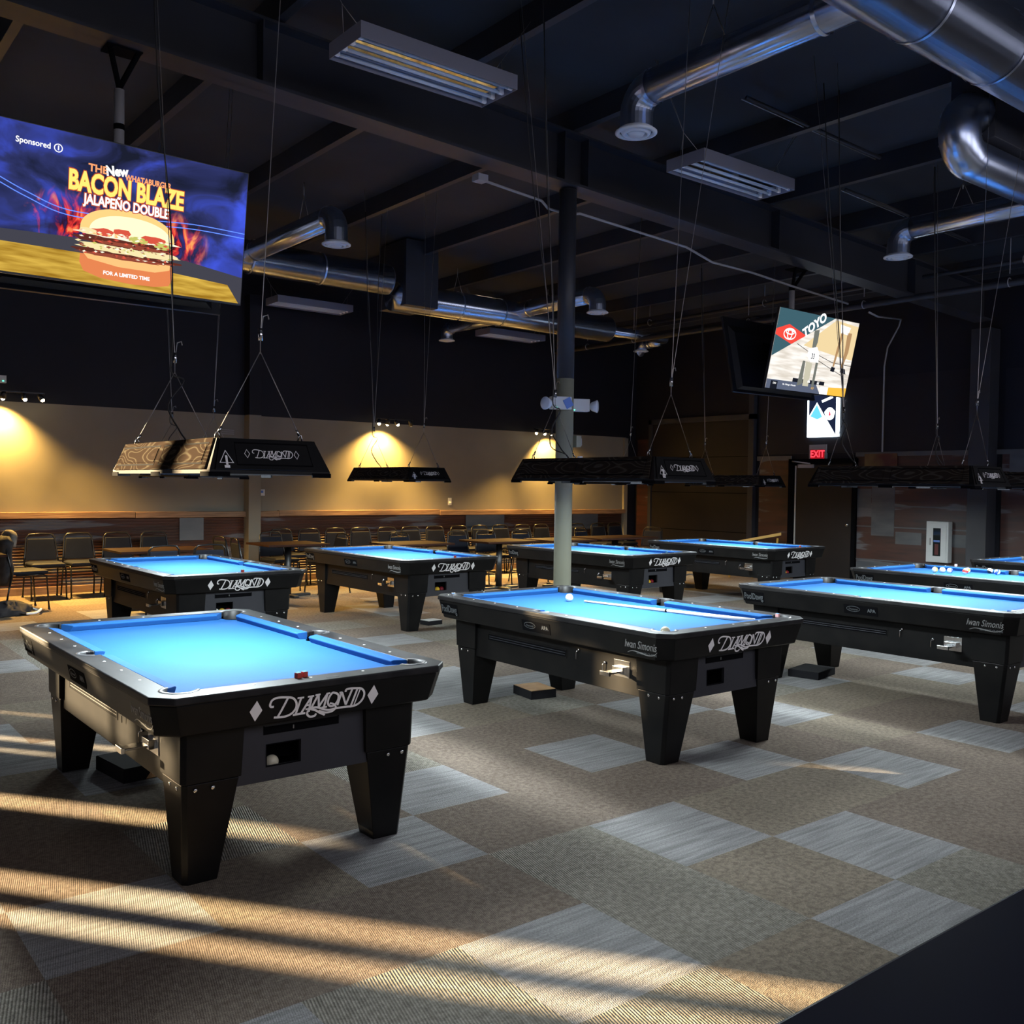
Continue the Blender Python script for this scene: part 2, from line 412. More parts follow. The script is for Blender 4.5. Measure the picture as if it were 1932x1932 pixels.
mb.box(XR-0.05, XR-0.02, -4.0, 4.5, 2.17, 2.24, M['greysheet']); mb.box(XR-0.05, XR-0.02, 5.8, 6.55, 2.12, 2.20, M['greysheet'])
for z in (0.98, 1.33, 0.42): mb.box(XR-0.04, XR-0.03, 2.52, 4.48, z, z+0.02, M['greysheet'])
struct(mb, 'trim_6')
# overhead dark door on right wall
mb = MB()
mb.box(XR-0.06, XR-0.001, 6.72, 9.2, 0, 2.9, M['doordark'])
for z in (0.75, 1.5, 2.2): mb.box(XR-0.065, XR-0.059, 6.72, 9.2, z, z+0.012, M['dark'])
struct(mb, 'door_1')
mb = MB(); mb.box(XR-0.1, XR-0.001, 6.60, 6.72, 0, 4.8, M['steelblack']); mb.box(XR-0.1, XR-0.001, 9.2, 9.28, 0, 3.0, M['steelblack']); mb.box(XR-0.1, XR-0.001, 6.6, 9.28, 2.9, 3.0, M['steelblack']); struct(mb, 'trim_7')
# exit door
d2 = tag(bpy.data.objects.new('door_2', None), kind='structure'); COL.objects.link(d2); d2.location = (XR, 5.1, 0)
mb = MB(); mb.box(-0.07, -0.001, -0.55, 0.56, 0.01, 2.03, M['doordark']); mb.build('door_leaf', d2)
mb = MB()
mb.box(-0.09, -0.001, 0.61, 0.72, 0, 2.14, M['dark']); mb.box(-0.09, -0.001, -0.64, -0.57, 0, 2.14, M['dark']); mb.box(-0.09, -0.001, -0.64, 0.72, 2.06, 2.14, M['dark']); mb.build('door_frame', d2)
mb = MB(); mb.box(-0.075, -0.06, 0.567, 0.590, 0.3, 2.02, M['doorgap_light']); mb.build('gap_light_strip', d2)  # pale strip painted in for light through the door gap
mb = MB(); mb.lathe([(0.0, 0), (0.03, 0.0), (0.03, 0.02), (0.0, 0.02)], M['chrome'], seg=10); mb.X = None
o = mb.build('door_knob', d2, loc=(-0.075, -0.48, 1.0)); o.rotation_euler = (0, -PI/2, 0)
mb = MB(); mb.box(-0.13, -0.07, 0.20, 0.5, 1.98, 2.04, M['greymetal']); mb.tube([(-0.11, 0.25, 2.05), (-0.25, 0.4, 2.08), (-0.12, 0.62, 2.1)], 0.012, M['greymetal'], 6); mb.build('door_closer', d2)
# frame columns against the right wall
def hcol(x0, x1, y0, y1, z1, name):
    mb = MB(); mb.box(x0, x1, y0, y0+0.015, 0, z1, M['steelblack']); mb.box(x0, x1, y1-0.015, y1, 0, z1, M['steelblack']); mb.box(x0, x1, (y0+y1)/2-0.006, (y0+y1)/2+0.006, 0, z1, M['steelblack']); return struct(mb, name)
mb = MB()
mb.box(XR-0.32, XR-0.02, 2.14, 2.44, 0, 4.05, M['steelblack']); struct(mb, 'trim_8', bevel=0.004)
# left wall with daylight slots (the storefront windows beside the viewer)
def yw(x, y): return y+(x+4)*1.35
OPEN = [(4.68, 4.97, 0.3, 1.55), (3.37, 3.65, 0.3, 1.9), (2.97, 3.20, 0.3, 2.3), (6.36, 6.50, 0.2, 1.5), (7.30, 7.38, 0.2, 1.5), (6.02, 6.12, 0.2, 1.35),
        (4.35, 4.62, 1.70, 1.86), (4.68, 5.55, 1.70, 1.88), (5.0, 5.6, 1.98, 2.06), (3.72, 4.02, 1.70, 1.86), (4.38, 4.75, 2.9, 3.3), (5.0, 5.8, 2.9, 3.3), (4.1, 4.3, 1.95, 2.0),
        (7.72, 8.0, 2.62, 2.90), (8.15, 8.28, 2.98, 3.08)]
ys = sorted({YF-0.5, YB} | {a for o_ in OPEN for a in o_[:2]})
mb = MB()
for a, b in zip(ys[:-1], ys[1:]):
    c = (a+b)/2; z = 0
    for o_ in sorted([o_ for o_ in OPEN if o_[0] < c < o_[1]], key=lambda q: q[2]):
        if o_[2] > z: mb.box(XL-0.03, XL, a, b, z, o_[2], M['wallblack'])
        z = max(z, o_[3])
    mb.box(XL-0.03, XL, a, b, z, 5.8, M['wallblack'])
struct(mb, 'wall_left')
mb = MB(); mb.box(XL-0.2, XR+0.2, YF-0.6, YF-0.5, 0, 2.2, M['wallblack']); mb.box(XL-0.2, XR+0.2, YF-0.6, YF-0.5, 4.3, 5.8, M['wallblack'])  # added wall out of view: openings admit fill light, low part keeps gloss dark
for x in (-1.2, 2.0, 5.2, 8.4, 11.6): mb.box(x-0.2, x+0.2, YF-0.6, YF-0.5, 2.2, 4.3, M['wallblack'])
struct(mb, 'wall_front_unseen')
# ceiling: sloping insulated roof deck with purlins
def roofz(x): return 5.33-0.038*x
mb = MB()
for k in range(12):
    x0 = XL-0.3+k*1.5; x1 = min(x0+1.5, XR+0.3)
    if x0 >= XR: break
    mb.hexa([(x0, YF-0.5, roofz(x0)), (x1, YF-0.5, roofz(x1)), (x1, YB+0.2, roofz(x1)), (x0, YB+0.2, roofz(x0)),
             (x0, YF-0.5, roofz(x0)+0.1), (x1, YF-0.5, roofz(x1)+0.1), (x1, YB+0.2, roofz(x1)+0.1), (x0, YB+0.2, roofz(x0)+0.1)], M['ceil'])
struct(mb, 'ceiling')
P_ = [-3.2, -1.7, -0.2, 1.3, 2.8, 4.3, 5.8, 7.3, 8.8, 10.3, 11.8]
for k, xp in enumerate(P_):
    mb = MB(); z1 = roofz(xp)-0.001
    mb.box(xp-0.006, xp+0.006, YF-0.5, YB, z1-0.2, z1, M['steelblack'])
    mb.box(xp-0.006, xp+0.07, YF-0.5, YB, z1-0.21, z1-0.2, M['steelblack'])
    tag(mb.build('roof_purlin'), 'dark steel roof purlin, %s counted from the left of the ceiling' % ['first','second','third','fourth','fifth','sixth','seventh','eighth','ninth','tenth','eleventh'][k], 'purlin', 'steel purlins under the roof')
def rafter(y, lab):
    mb = MB()
    xs = [XL+0.05, XR-0.33]
    def rz(x): return 4.60-0.036*x
    for (a, b) in ((0, 1),):
        xa, xb = xs
        for (dy0, dy1, za, zb) in ((-0.13, 0.13, 0.0, 0.025), (-0.008, 0.008, 0.0, 0.50), (-0.13, 0.13, 0.48, 0.50)):
            mb.hexa([(xa, y+dy0, rz(xa)+za), (xb, y+dy0, rz(xb)+za), (xb, y+dy1, rz(xb)+za), (xa, y+dy1, rz(xa)+za),
                     (xa, y+dy0, rz(xa)+zb), (xb, y+dy0, rz(xb)+zb), (xb, y+dy1, rz(xb)+zb), (xa, y+dy1, rz(xa)+zb)], M['steelblack'])
    for x in (4.2, 4.5, 7.5, 10.5, 1.2): mb.box(x-0.006, x+0.006, y-0.12, y+0.12, rz(x)+0.02, rz(x)+0.49, M['steelblack'])
    return tag(mb.build('roof_beam', bevel=0), lab, 'beam')
rafter(2.26, 'long dark sloping steel beam carried by the round column')
# interior pipe column
cy, cx = 2.26, 4.345
col = empty('support_column', (cx, cy, 0), label='round steel column, tan below and dark above, carrying the ceiling beam', cat='column')
mb = MB(); mb.lathe([(0.085, 0.012), (0.085, 2.63)], M['colgreen'], seg=32); mb.build('lower_shaft', col)['label'] = 'grey-green painted lower shaft'
mb = MB(); mb.lathe([(0.0845, 2.63), (0.0845, 4.43)], M['steelblack'], seg=32); mb.build('upper_shaft', col)['label'] = 'dark painted upper shaft'
mb = MB(); mb.box(-0.15, 0.15, -0.15, 0.15, 0, 0.012, M['steelblack']); mb.build('base_plate', col)
# wall column on the back wall
mb = MB(); mb.box(4.27, 4.47, YB-0.2, YB-0.001, 0, 2.64, M['tan']); mb.box(4.27, 4.47, YB-0.2, YB-0.001, 2.64, 4.5, M['wallblack']); struct(mb, 'trim_9', bevel=0.003)

# ------------------------------------------------------------------ DIAMOND lettering strokes (px of a close view)
SX0, SY0 = 355.0, 897.0
def cv(p): return ((p[0]-355)/928.0, -((p[1]-(897-0.151*(p[0]-355)))/928.0))
LOGO = [  # (points, width factor, smooth)
    ([(485, 862), (462, 862), (456, 840), (470, 806), (510, 787), (575, 784), (625, 790), (655, 825), (658, 870), (632, 915), (590, 940), (548, 948), (495, 951)], 1, 1),
    ([(586, 790), (568, 838), (548, 890), (522, 950)], 1, 0),
    ([(662, 790), (712, 784)], .8, 0), ([(690, 788), (660, 927)], 1, 0), ([(640, 931), (735, 915)], 1, 0),
    ([(742, 780), (790, 770)], .8, 0), ([(772, 775), (700, 922)], 1, 0), ([(772, 778), (762, 905)], 1, 0), ([(728, 852), (765, 847)], .8, 0), ([(735, 884), (800, 872)], .8, 0),
    ([(800, 765), (840, 757)], .8, 0), ([(822, 762), (778, 875)], 1, 0), ([(826, 762), (838, 862)], 1, 0), ([(838, 862), (897, 750)], 1, 0), ([(897, 752), (880, 866)], 1, 0), ([(888, 752), (918, 747)], .8, 0), ([(862, 870), (905, 863)], .8, 0),
    ([(948, 742), (985, 758), (990, 800), (968, 845), (935, 858), (910, 835), (912, 790), (930, 752)], 1, 2),
    ([(925, 832), (955, 838), (978, 862), (985, 880)], .8, 1),
    ([(995, 742), (1018, 738)], .8, 0), ([(1012, 740), (990, 850)], 1, 0), ([(1016, 740), (1060, 845)], 1, 0), ([(1060, 845), (1098, 712), (1090, 706)], 1, 0),
    ([(1045, 735), (1048, 716), (1075, 706), (1130, 702), (1178, 706), (1205, 740), (1200, 790), (1168, 835), (1120, 858), (1060, 864), (980, 876), (925, 890), (880, 884), (830, 868), (790, 872), (758, 895), (752, 925), (775, 946), (812, 940), (822, 920)], 1, 1),
    ([(1142, 706), (1105, 852)], 1, 0), ([(1165, 712), (1128, 855)], .6, 0),
    ([(782, 884), (815, 892), (850, 912), (895, 932)], 1, 1), ([(840, 895), (900, 912), (950, 902), (975, 880)], .9, 1),
]
def logo(name, parent, center, ux, uy, width, m, outline=False, stroke=0.0125):
    mb = MB(); ux = Vector(ux).normalized(); uy = Vector(uy).normalized(); c = Vector(center)
    k = width
    for n_, (pts, wf, sm) in enumerate(LOGO):
        q = [cv(p) for p in pts]
        if sm: q = [tuple(v) for v in smooth_pts([(a, b, 0) for a, b in q], 5, sm == 2)]; q = [(a[0], a[1]) for a in q]
        q = [((a-0.5)*k, b*k*0.92) for a, b in q]
        mb.ribbon(q, stroke*wf*k*1.35, m, 0.0012, c, ux, uy, lift=0.00002*n_, closed=(sm == 2))
    for s_ in (-0.5, 0.5):
        d = [(s_*k, 0.083*k), (s_*k+0.050*k, 0), (s_*k, -0.083*k), (s_*k-0.050*k, 0)]
        if outline: mb.ribbon(d, 0.012*k, m, 0.0012, c, ux, uy, closed=True)
        else: mb.flat(d, m, c, ux, uy, th=0.0012)
    return mb.build(name, parent)

# ------------------------------------------------------------------ pool table
ZT = 0.788; BX, BY = 0.55, 1.045; HX, HY = 0.665, 1.16; CH = 0.075; ZB = 0.748
PKC = [(0.525, 1.02, 0.062), (0.575, 0.0, 0.055)]
def oct_(hx, hy, c): return [(-hx+c, -hy), (hx-c, -hy), (hx, -hy+c), (hx, hy-c), (hx-c, hy), (-hx+c, hy), (-hx, hy-c), (-hx, -hy+c)]
def quarter(inner):
    """boundary from (BX,0-ish) to (0,BY) for the first quadrant, pockets bulging outwards (rail) or inwards (cloth)"""
    pts = []
    cx_, cy_, r = PKC[1]; a0 = math.acos((BX-cx_)/r)   # angle where circle meets x=BX
    if inner:   # cloth bite: from (cx-r,0) to intersection
        for k in range(7): a = PI + (a0-PI)*k/6; pts.append((cx_+r*math.cos(a), cy_+r*math.sin(a)))
    else:
        for k in range(7): a = 0 + a0*k/6; pts.append((cx_+r*math.cos(a), cy_+r*math.sin(a)))
    cx_, cy_, r = PKC[0]
    a1 = -math.acos((BX-cx_)/r); a2 = PI - math.asin((BY-cy_)/r)
    if inner: a2 -= 2*PI      # go clockwise through the inner side
    for k in range(13): a = a1+(a2-a1)*k/12; pts.append((cx_+r*math.cos(a), cy_+r*math.sin(a)))
    return pts
def full(inner):
    q = quarter(inner)
    L = q + [(-x, y) for x, y in reversed(q)] + [(-x, -y) for x, y in q] + [(x, -y) for x, y in reversed(q)]
    out = [L[0]]
    for p in L[1:]:
        if (Vector(p)-Vector(out[-1])).length > 1e-4: out.append(p)
    if (Vector(out[0])-Vector(out[-1])).length < 1e-4: out.pop()
    return out
def ring_mesh(outer, inner, z0, z1, m, name, parent, bevel=0):
    bm = bmesh.new()
    vo = [bm.verts.new((x, y, z1)) for x, y in outer]; vi = [bm.verts.new((x, y, z1)) for x, y in inner]
    ed = [bm.edges.new((vo[i], vo[(i+1) % len(vo)])) for i in range(len(vo))] + [bm.edges.new((vi[i], vi[(i+1) % len(vi)])) for i in range(len(vi))]
    bmesh.ops.triangle_fill(bm, use_beauty=True, use_dissolve=False, edges=ed)
    r = bmesh.ops.extrude_face_region(bm, geom=list(bm.faces))
    for v in [g for g in r['geom'] if isinstance(g, bmesh.types.BMVert)]: v.co.z = z0
    bmesh.ops.recalc_face_normals(bm, faces=bm.faces)
    me = bpy.data.meshes.new(name); bm.to_mesh(me); bm.free(); me.materials.append(m)
    o = bpy.data.objects.new(name, me); COL.objects.link(o); o.parent = parent
    if bevel:
        md = o.modifiers.new('bevel', 'BEVEL'); md.width = bevel; md.segments = 3; md.limit_method = 'ANGLE'; md.angle_limit = 0.7
    return o
SPX = 0.24765
def make_table():
    T = empty('pool_table')
    ring_mesh(oct_(HX, HY, CH), full(False), 0.757, ZT, M['rail'], 'rail_top', T, bevel=0.006)
    # fascia: slightly inward leaning skirt with a groove line
    mb = MB()
    L = [[(x, y, z) for x, y in oct_(hx, hy, CH)] for hx, hy, z in ((0.655, 1.15, 0.7575), (0.657, 1.152, 0.754), (0.657, 1.152, 0.750), (0.632, 1.125, 0.634), (0.625, 1.118, 0.628), (0.56, 1.05, 0.628))]
    mb.loft(L, M['black'], False)
    mb.build('rail_fascia', T, bevel=0.002)
    # cloth
    c = full(True); mb = MB(); mb.prism(c, 0.738, ZB, M['felt']); mb.build('playing_cloth', T)
    # cushions
    def cushion(back0, back1, nose0, nose1, axis, sgn, B):
        mb = MB(); sec = [(0, ZT-0.001), (0.045, 0.783), (0.055, 0.778), (0.053, 0.772), (0.040, ZB), (0, ZB)]
        loops = []
        for end in (0, 1):
            lp = []
            for d, z in sec:
                f = d/0.055; e = (back0+(nose0-back0)*f) if end == 0 else (back1+(nose1-back1)*f)
                q = sgn*(B-d)
                lp.append((q, e, z) if axis == 'y' else (e, q, z))
            loops.append(lp)
        mb.loft(loops, M['felt']); mb.build('rail_cushion', T, bevel=0.003)
    for s in (-1, 1):
        cushion(0.052, 0.958, 0.068, 0.905, 'y', s, BX); cushion(-0.958, -0.052, -0.905, -0.068, 'y', s, BX)
        cushion(-0.463, 0.463, -0.410, 0.410, 'x', s, BY)
    # pockets
    for (px, py, r) in [(a*PKC[0][0], b*PKC[0][1], PKC[0][2]) for a in (-1, 1) for b in (-1, 1)] + [(-PKC[1][0], 0, PKC[1][2]), (PKC[1][0], 0, PKC[1][2])]:
        mb = MB(); out = Vector((px, py)) if py else Vector((px, 0)); a0 = math.atan2(py, px) if py else (0 if px > 0 else PI)
        if py: a0 = math.atan2(math.copysign(1, py), math.copysign(1, px))
        n = 24
        def arc(rad, z, h=PI): return [(px+rad*math.cos(a0-h+2*h*k/n), py+rad*math.sin(a0-h+2*h*k/n), z) for k in range(n+1)]
        mb.loft([arc(r*0.99, 0.65), arc(r*0.99, 0.744)], M['dark'], False, True, False)
        mb.add([(px+r*math.cos(2*PI*k/n), py+r*math.sin(2*PI*k/n), 0.65) for k in range(n)], [tuple(range(n))], M['dark'])
        h = 1.83 if py else 1.32
        mb.loft([arc(r*0.985, 0.735, h), arc(r*0.985, ZT+0.001, h), arc(r*0.93, ZT-0.004, h), arc(r*0.90, 0.735, h)], M['liner'], False, True, False)
        pk = mb.build('pocket', T)
        mb = MB(); h2 = 1.95 if py else 1.5
        prof = [arc(r*0.96, ZT-0.0005, h2), arc(r*0.98, ZT+0.0025, h2), arc(r+0.014, ZT+0.0025, h2), arc(r+0.017, ZT-0.0005, h2)]
        mb.loft(prof, M['trim'], False, True, False); mb.build('pocket_rim', pk)
    # sights
    for (sx_, sy_) in [(a*0.589, j*SPX) for a in (-1, 1) for j in (-3, -2, -1, 1, 2, 3)] + [(j*SPX, b*1.084) for b in (-1, 1) for j in (-1, 0, 1)]:
        mb = MB(); mb.lathe([(0.0068, ZT-0.0005), (0.0068, ZT+0.0010)], M['sight'], (sx_, sy_, 0), seg=10); mb.build('rail_sight', T)
    # cabinet side aprons and slots
    for s in (-1, 1):
        mb = MB(); x0, x1 = sorted((s*0.505, s*0.485)); mb.box(x0, x1, -0.82, 0.82, 0.365, 0.632, M['panel'] if False else M['black']); ap = mb.build('side_apron', T, bevel=0.003)
        mb = MB(); x0, x1 = sorted((s*0.505, s*0.508))
        for (a, b, c_, d) in ((-0.16, 0.67, 0.545, 0.552), (-0.16, 0.67, 0.497, 0.503), (-0.166, -0.16, 0.497, 0.552), (0.67, 0.676, 0.497, 0.552)): mb.box(x0, x1, a, b, c_, d, M['black'])
        mb.box(min(s*0.505, s*0.506), max(s*0.505, s*0.506), -0.16, 0.67, 0.503, 0.545, M['dark'])
        for z in (0.515, 0.53): mb.box(x0, x1, -0.15, 0.66, z, z+0.004, M['panel'])
        mb.build('tray_slot', ap)
    # end panels (near one with ball window and handle recess)
    mb = MB(); y0, y1 = -1.035, -1.02
    X0, X1, W0, W1, Z0, Z1 = -0.33, 0.33, -0.172, -0.02, 0.432, 0.522
    mb.box(X0, W0, y0, y1, 0.372, 0.632, M['panel']); mb.box(W1, X1, y0, y1, 0.372, 0.632, M['panel'])
    mb.box(W0, W1, y0, y1, 0.372, Z0, M['panel']); mb.box(W0, W1, y0, y1, Z1, 0.632, M['panel'])
    ep = mb.build('end_panel', T); ep['label'] = 'matt charcoal end panel'
    mb = MB(); mb.box(-0.185, 0.158, y0-0.003, y0, 0.564, 0.568, M['dark']); mb.box(-0.185, 0.158, y0-0.0015, y0-0.0005, 0.568, 0.596, M['dark']); mb.box(-0.185, -0.181, y0-0.003, y0, 0.568, 0.6, M['dark']); mb.box(0.154, 0.158, y0-0.003, y0, 0.568, 0.6, M['dark'])
    hs = mb.build('handle_recess', ep)
    mb = MB(); mb.tube([(-0.055, y0-0.006, 0.575), (-0.055, y0-0.006, 0.59)], 0.003, M['silver_print'], 6); mb.build('lock_pin', ep)
    mb = MB(); mb.ribbon([(-0.172, 0.432), (-0.02, 0.432), (-0.02, 0.522), (-0.172, 0.522)], 0.005, M['dark'], 0.002, Vector((0, y0-0.001, 0)), closed=True); mb.build('window_frame', ep)
    mb = MB(); mb.box(W0-0.03, W1+0.03, y1, y1+0.13, 0.398, 0.405, M['dark']); mb.box(W0-0.03, W1+0.03, y1+0.13, y1+0.14, 0.42, 0.56, M['dark']); mb.box(W0-0.04, W0-0.03, y1, y1+0.14, 0.398, 0.56, M['dark']); mb.box(W1+0.03, W1+0.04, y1, y1+0.14, 0.398, 0.56, M['dark']); mb.box(W0-0.03, W1+0.03, y1, y1+0.14, 0.55, 0.56, M['dark'])
    mb.build('ball_tray', T)
    mb = MB(); mb.box(-0.33, 0.33, 1.02, 1.035, 0.372, 0.632, M['panel']); mb.build('end_panel', T)
    mb = MB(); mb.box(-0.485, 0.485, -0.85, 1.02, 0.368, 0.376, M['dark']); mb.box(-0.48, 0.48, -1.0, 1.0, 0.63, 0.64, M['dark']); mb.build('bottom_board', T)
    # legs: corner post + tapered leg
    for a in (-1, 1):
        for b in (-1, 1):
            def q(xo, yo, xi, yi, z, c=0.018):
                return [(a*xi, b*yi, z), (a*xo, b*yi, z), (a*xo, b*(yo-c), z), (a*(xo-c), b*yo, z), (a*xi, b*yo, z)]
            mb = MB()
            mb.loft([q(0.498, 0.995, 0.36, 0.865, 0.0), q(0.520, 1.046, 0.292, 0.815, 0.415)], M['black'])
            lg = mb.build('leg', T, bevel=0.003)
            for k_ in (0.40, 0.47):
                mb = MB(); mb.X = Matrix.Translation((a*k_, b*1.0475, 0.392)) @ Matrix.Rotation(PI/2*(-b), 4, 'X')
                mb.lathe([(0.0085, -0.002), (0.0085, 0.003), (0.004, 0.004)], M['chrome'], seg=8); mb.build('bolt_cap', lg)
            for k_ in (0.90, 0.98):
                mb = MB(); mb.X = Matrix.Translation((a*0.5195, b*k_, 0.392)) @ Matrix.Rotation(PI/2*a, 4, 'Y')
                mb.lathe([(0.0085, -0.002), (0.0085, 0.003), (0.004, 0.004)], M['chrome'], seg=8); mb.build('bolt_cap', lg)
            mb = MB(); mb.loft([q(0.527, 1.052, 0.284, 0.808, 0.418), q(0.530, 1.062, 0.275, 0.80, 0.632)], M['black']); mb.build('corner_post', T, bevel=0.003)
            mb = MB(); mb.lathe([(0.02, 0.0), (0.02, 0.004)], M['dark'], (a*0.43, b*0.93, -0.002), seg=8)
    # coin mechanism and keys on the left apron
    mb = MB(); mb.box(-0.509, -0.505, -0.73, -0.60, 0.46, 0.56, M['chrome']); cm = mb.build('coin_mechanism', T, bevel=0.001); cm['label'] = 'chrome coin mechanism'
    mb = MB(); mb.box(-0.64, -0.509, -0.695, -0.625, 0.492, 0.502, M['chrome']); mb.box(-0.648, -0.632, -0.70, -0.62, 0.482, 0.508, M['chrome']); mb.box(-0.54, -0.509, -0.705, -0.615, 0.485, 0.525, M['chrome']); mb.build('coin_slide', cm, bevel=0.002)
    for (ky, kz) in ((-0.28, 0.568), (-0.52, 0.525)):
        mb = MB(); mb.X = Matrix.Translation((-0.507, ky, kz)) @ Matrix.Rotation(-PI/2, 4, 'Y'); mb.lathe([(0.009, -0.002), (0.009, 0.006), (0.003, 0.008)], M['chrome'], seg=8); mb.X = None
        mb.tube([(-0.514, ky, kz), (-0.52, ky+0.01, kz-0.012), (-0.518, ky+0.012, kz-0.06)], 0.0025, M['chrome'], 5); mb.build('lock_with_key', T)
    # badges
    lean = Vector((0, 0.027, 0.116)).normalized()   # up along the leaning end fascia, towards -y
    uyv = Vector((0, -0.027, 0.116)).normalized()
    logo('maker_logo', T, (0, -1.1408, 0.694), (1, 0, 0), uyv, 0.528, M['white'])
    sx_dir = Vector((0, -1, 0)); suy = Vector((-0.025, 0, 0.116)).normalized()
    # side signature
    mb = MB()
    q = [(a[0]*0.00098, (a[1]-60)*0.00098) for a in smooth_pts([(x, y, 0) for x, y in [(36, 18), (80, 32), (140, 27), (200, 19), (250, 28), (276, 48)]], 5)]
    mb.ribbon(q, [0.0015+0.0045*math.sin(PI*k/(len(q)-1)) for k in range(len(q))], M['silver_print'], 0.0012, Vector((-0.6455, -0.805, 0.690)), sx_dir, suy)
    sg = mb.build('signature_decal', T); sg['label'] = 'silver handwritten signature lettering'
    text_part('signature_lettering', 'Iwan Simonis', 0.068, M['silver_print'], sg, (-0.6475, -0.945, 0.700), sx_dir, suy, sx=0.70, shear=0.45, bold=0.0)
    text_part('small_lettering', 'SIMONIS CLOTH', 0.019, M['grey_print'], sg, (-0.638, -0.99, 0.656), sx_dir, suy, sx=1.1, bold=0.0005)
    # retailer sticker at the far end
    mb = MB(); og = Vector((-0.6467, 0.96, 0.697)); mb.flat([(-0.105, -0.042), (0.105, -0.042), (0.105, 0.042), (-0.105, 0.042)], M['dark'], og, sx_dir, suy, th=0.0006)
    st = mb.build('side_sticker', T)
    text_part('sticker_lettering', 'PoolDawg', 0.075, M['grey_print'], st, og+suy.cross(sx_dir)*0+Vector((-0.0016, 0, 0)), sx_dir, suy, sx=0.60, bold=0.001)
    mb = MB(); og = Vector((-0.6462, -0.02, 0.690)); ov = [(-0.06+0.055*math.cos(2*PI*k/20), 0.005+0.02*math.sin(2*PI*k/20)) for k in range(20)]
    mb.flat([(-0.14, -0.036), (0.14, -0.036), (0.14, 0.036), (-0.14, 0.036)], M['dark'], og, sx_dir, suy, th=0.0005)
    mb.ribbon(ov, 0.003, M['grey_print'], 0.0008, og+Vector((-0.0008, 0, 0)), sx_dir, suy, closed=True)
    st = mb.build('centre_sticker', T)
    text_part('sticker_lettering', 'APA', 0.036, M['grey_print'], st, og+Vector((-0.0014, -0.09, 0.002)), sx_dir, suy, sx=1.0, bold=0.001)
    text_part('sticker_lettering', 'Diamond', 0.02, M['grey_print'], st, og+Vector((-0.0014, 0.06, 0.002)), sx_dir, suy, sx=1.0)
    # oval badge on the head rail
    mb = MB(); mb.loft([[(0.085+0.03*math.cos(2*PI*k/16), -1.118+0.012*math.sin(2*PI*k/16), z) for k in range(16)] for z in (ZT-0.001, ZT+0.0008)], M['trim'], True); mb.build('oval_badge', T)
    return T
table0 = make_table()
TABLES = [
    (0.0, 0.0, 0, 'nearest black pool table on the left, its long side lit by streaks of sun'),
    (2.774, 0.019, -0.005, 'black pool table in the middle foreground with a cue and white ball on its cloth'),
    (5.40, -0.655, 0.010, 'black pool table on the right whose near end is cut by the frame edge'),
    (7.80, -0.205, 0.0, 'black pool table behind the right one with several balls lying on its cloth'),
    (10.24, -0.27, 0.0, 'farthest pool table at the right edge, only a corner of blue cloth showing'),
    (1.57, 4.58, 0.008, 'black pool table directly behind the nearest left one'),
    (4.22, 5.08, 0.015, 'black pool table in the back row left of the round column'),
    (6.90, 4.44, 0.03, 'black pool table in the back row partly hidden by the round column'),
    (9.56, 4.36, 0.015, 'black pool table in the back row farthest right, near the dark doors'),
]
tabs = []
for k, (x, y, r, lab) in enumerate(TABLES):
    T = table0 if k == 0 else copy_tree(table0)
    T.location = (x, y, 0); T.rotation_euler = (0, 0, r); tag(T, lab, 'pool table', 'pool tables in the hall'); tabs.append(T)

# ------------------------------------------------------------------ lamps over the tables
def add_area(name, parent, loc, sx, sy, power, col, spread=PI):
    l = bpy.data.lights.new(name, 'AREA'); l.shape = 'RECTANGLE'; l.size = sx; l.size_y = sy; l.energy = power; l.color = col; l.spread = spread
    o = bpy.data.objects.new(name, l); COL.objects.link(o); o.parent = parent; o.location = loc
    return o
LB, LT = 1.632, 1.787
M['lampwood'] = mat('embossed_dark_wood', (0.05, 0.045, 0.032), 0.8, spec=0.0)
_m = M['lampwood']
_w = tex(_m, 'Noise', 2.4, stretch=(1, 1, 3.2), detail=1.0)
_n, _l, _b = nodes(_m)
_k = _n.new('ShaderNodeMath'); _k.operation = 'MULTIPLY'; _k.inputs[1].default_value = 95; _l.new(_w.outputs['Fac'], _k.inputs[0])
_s = _n.new('ShaderNodeMath'); _s.operation = 'SINE'; _l.new(_k.outputs[0], _s.inputs[0])
_r = ramp(_m, _s.outputs[0], [(0.0, (0.026, 0.019, 0.015)), (0.65, (0.034, 0.025, 0.019)), (1.0, (0.062, 0.054, 0.040))])
base(_m, _r.outputs[0])
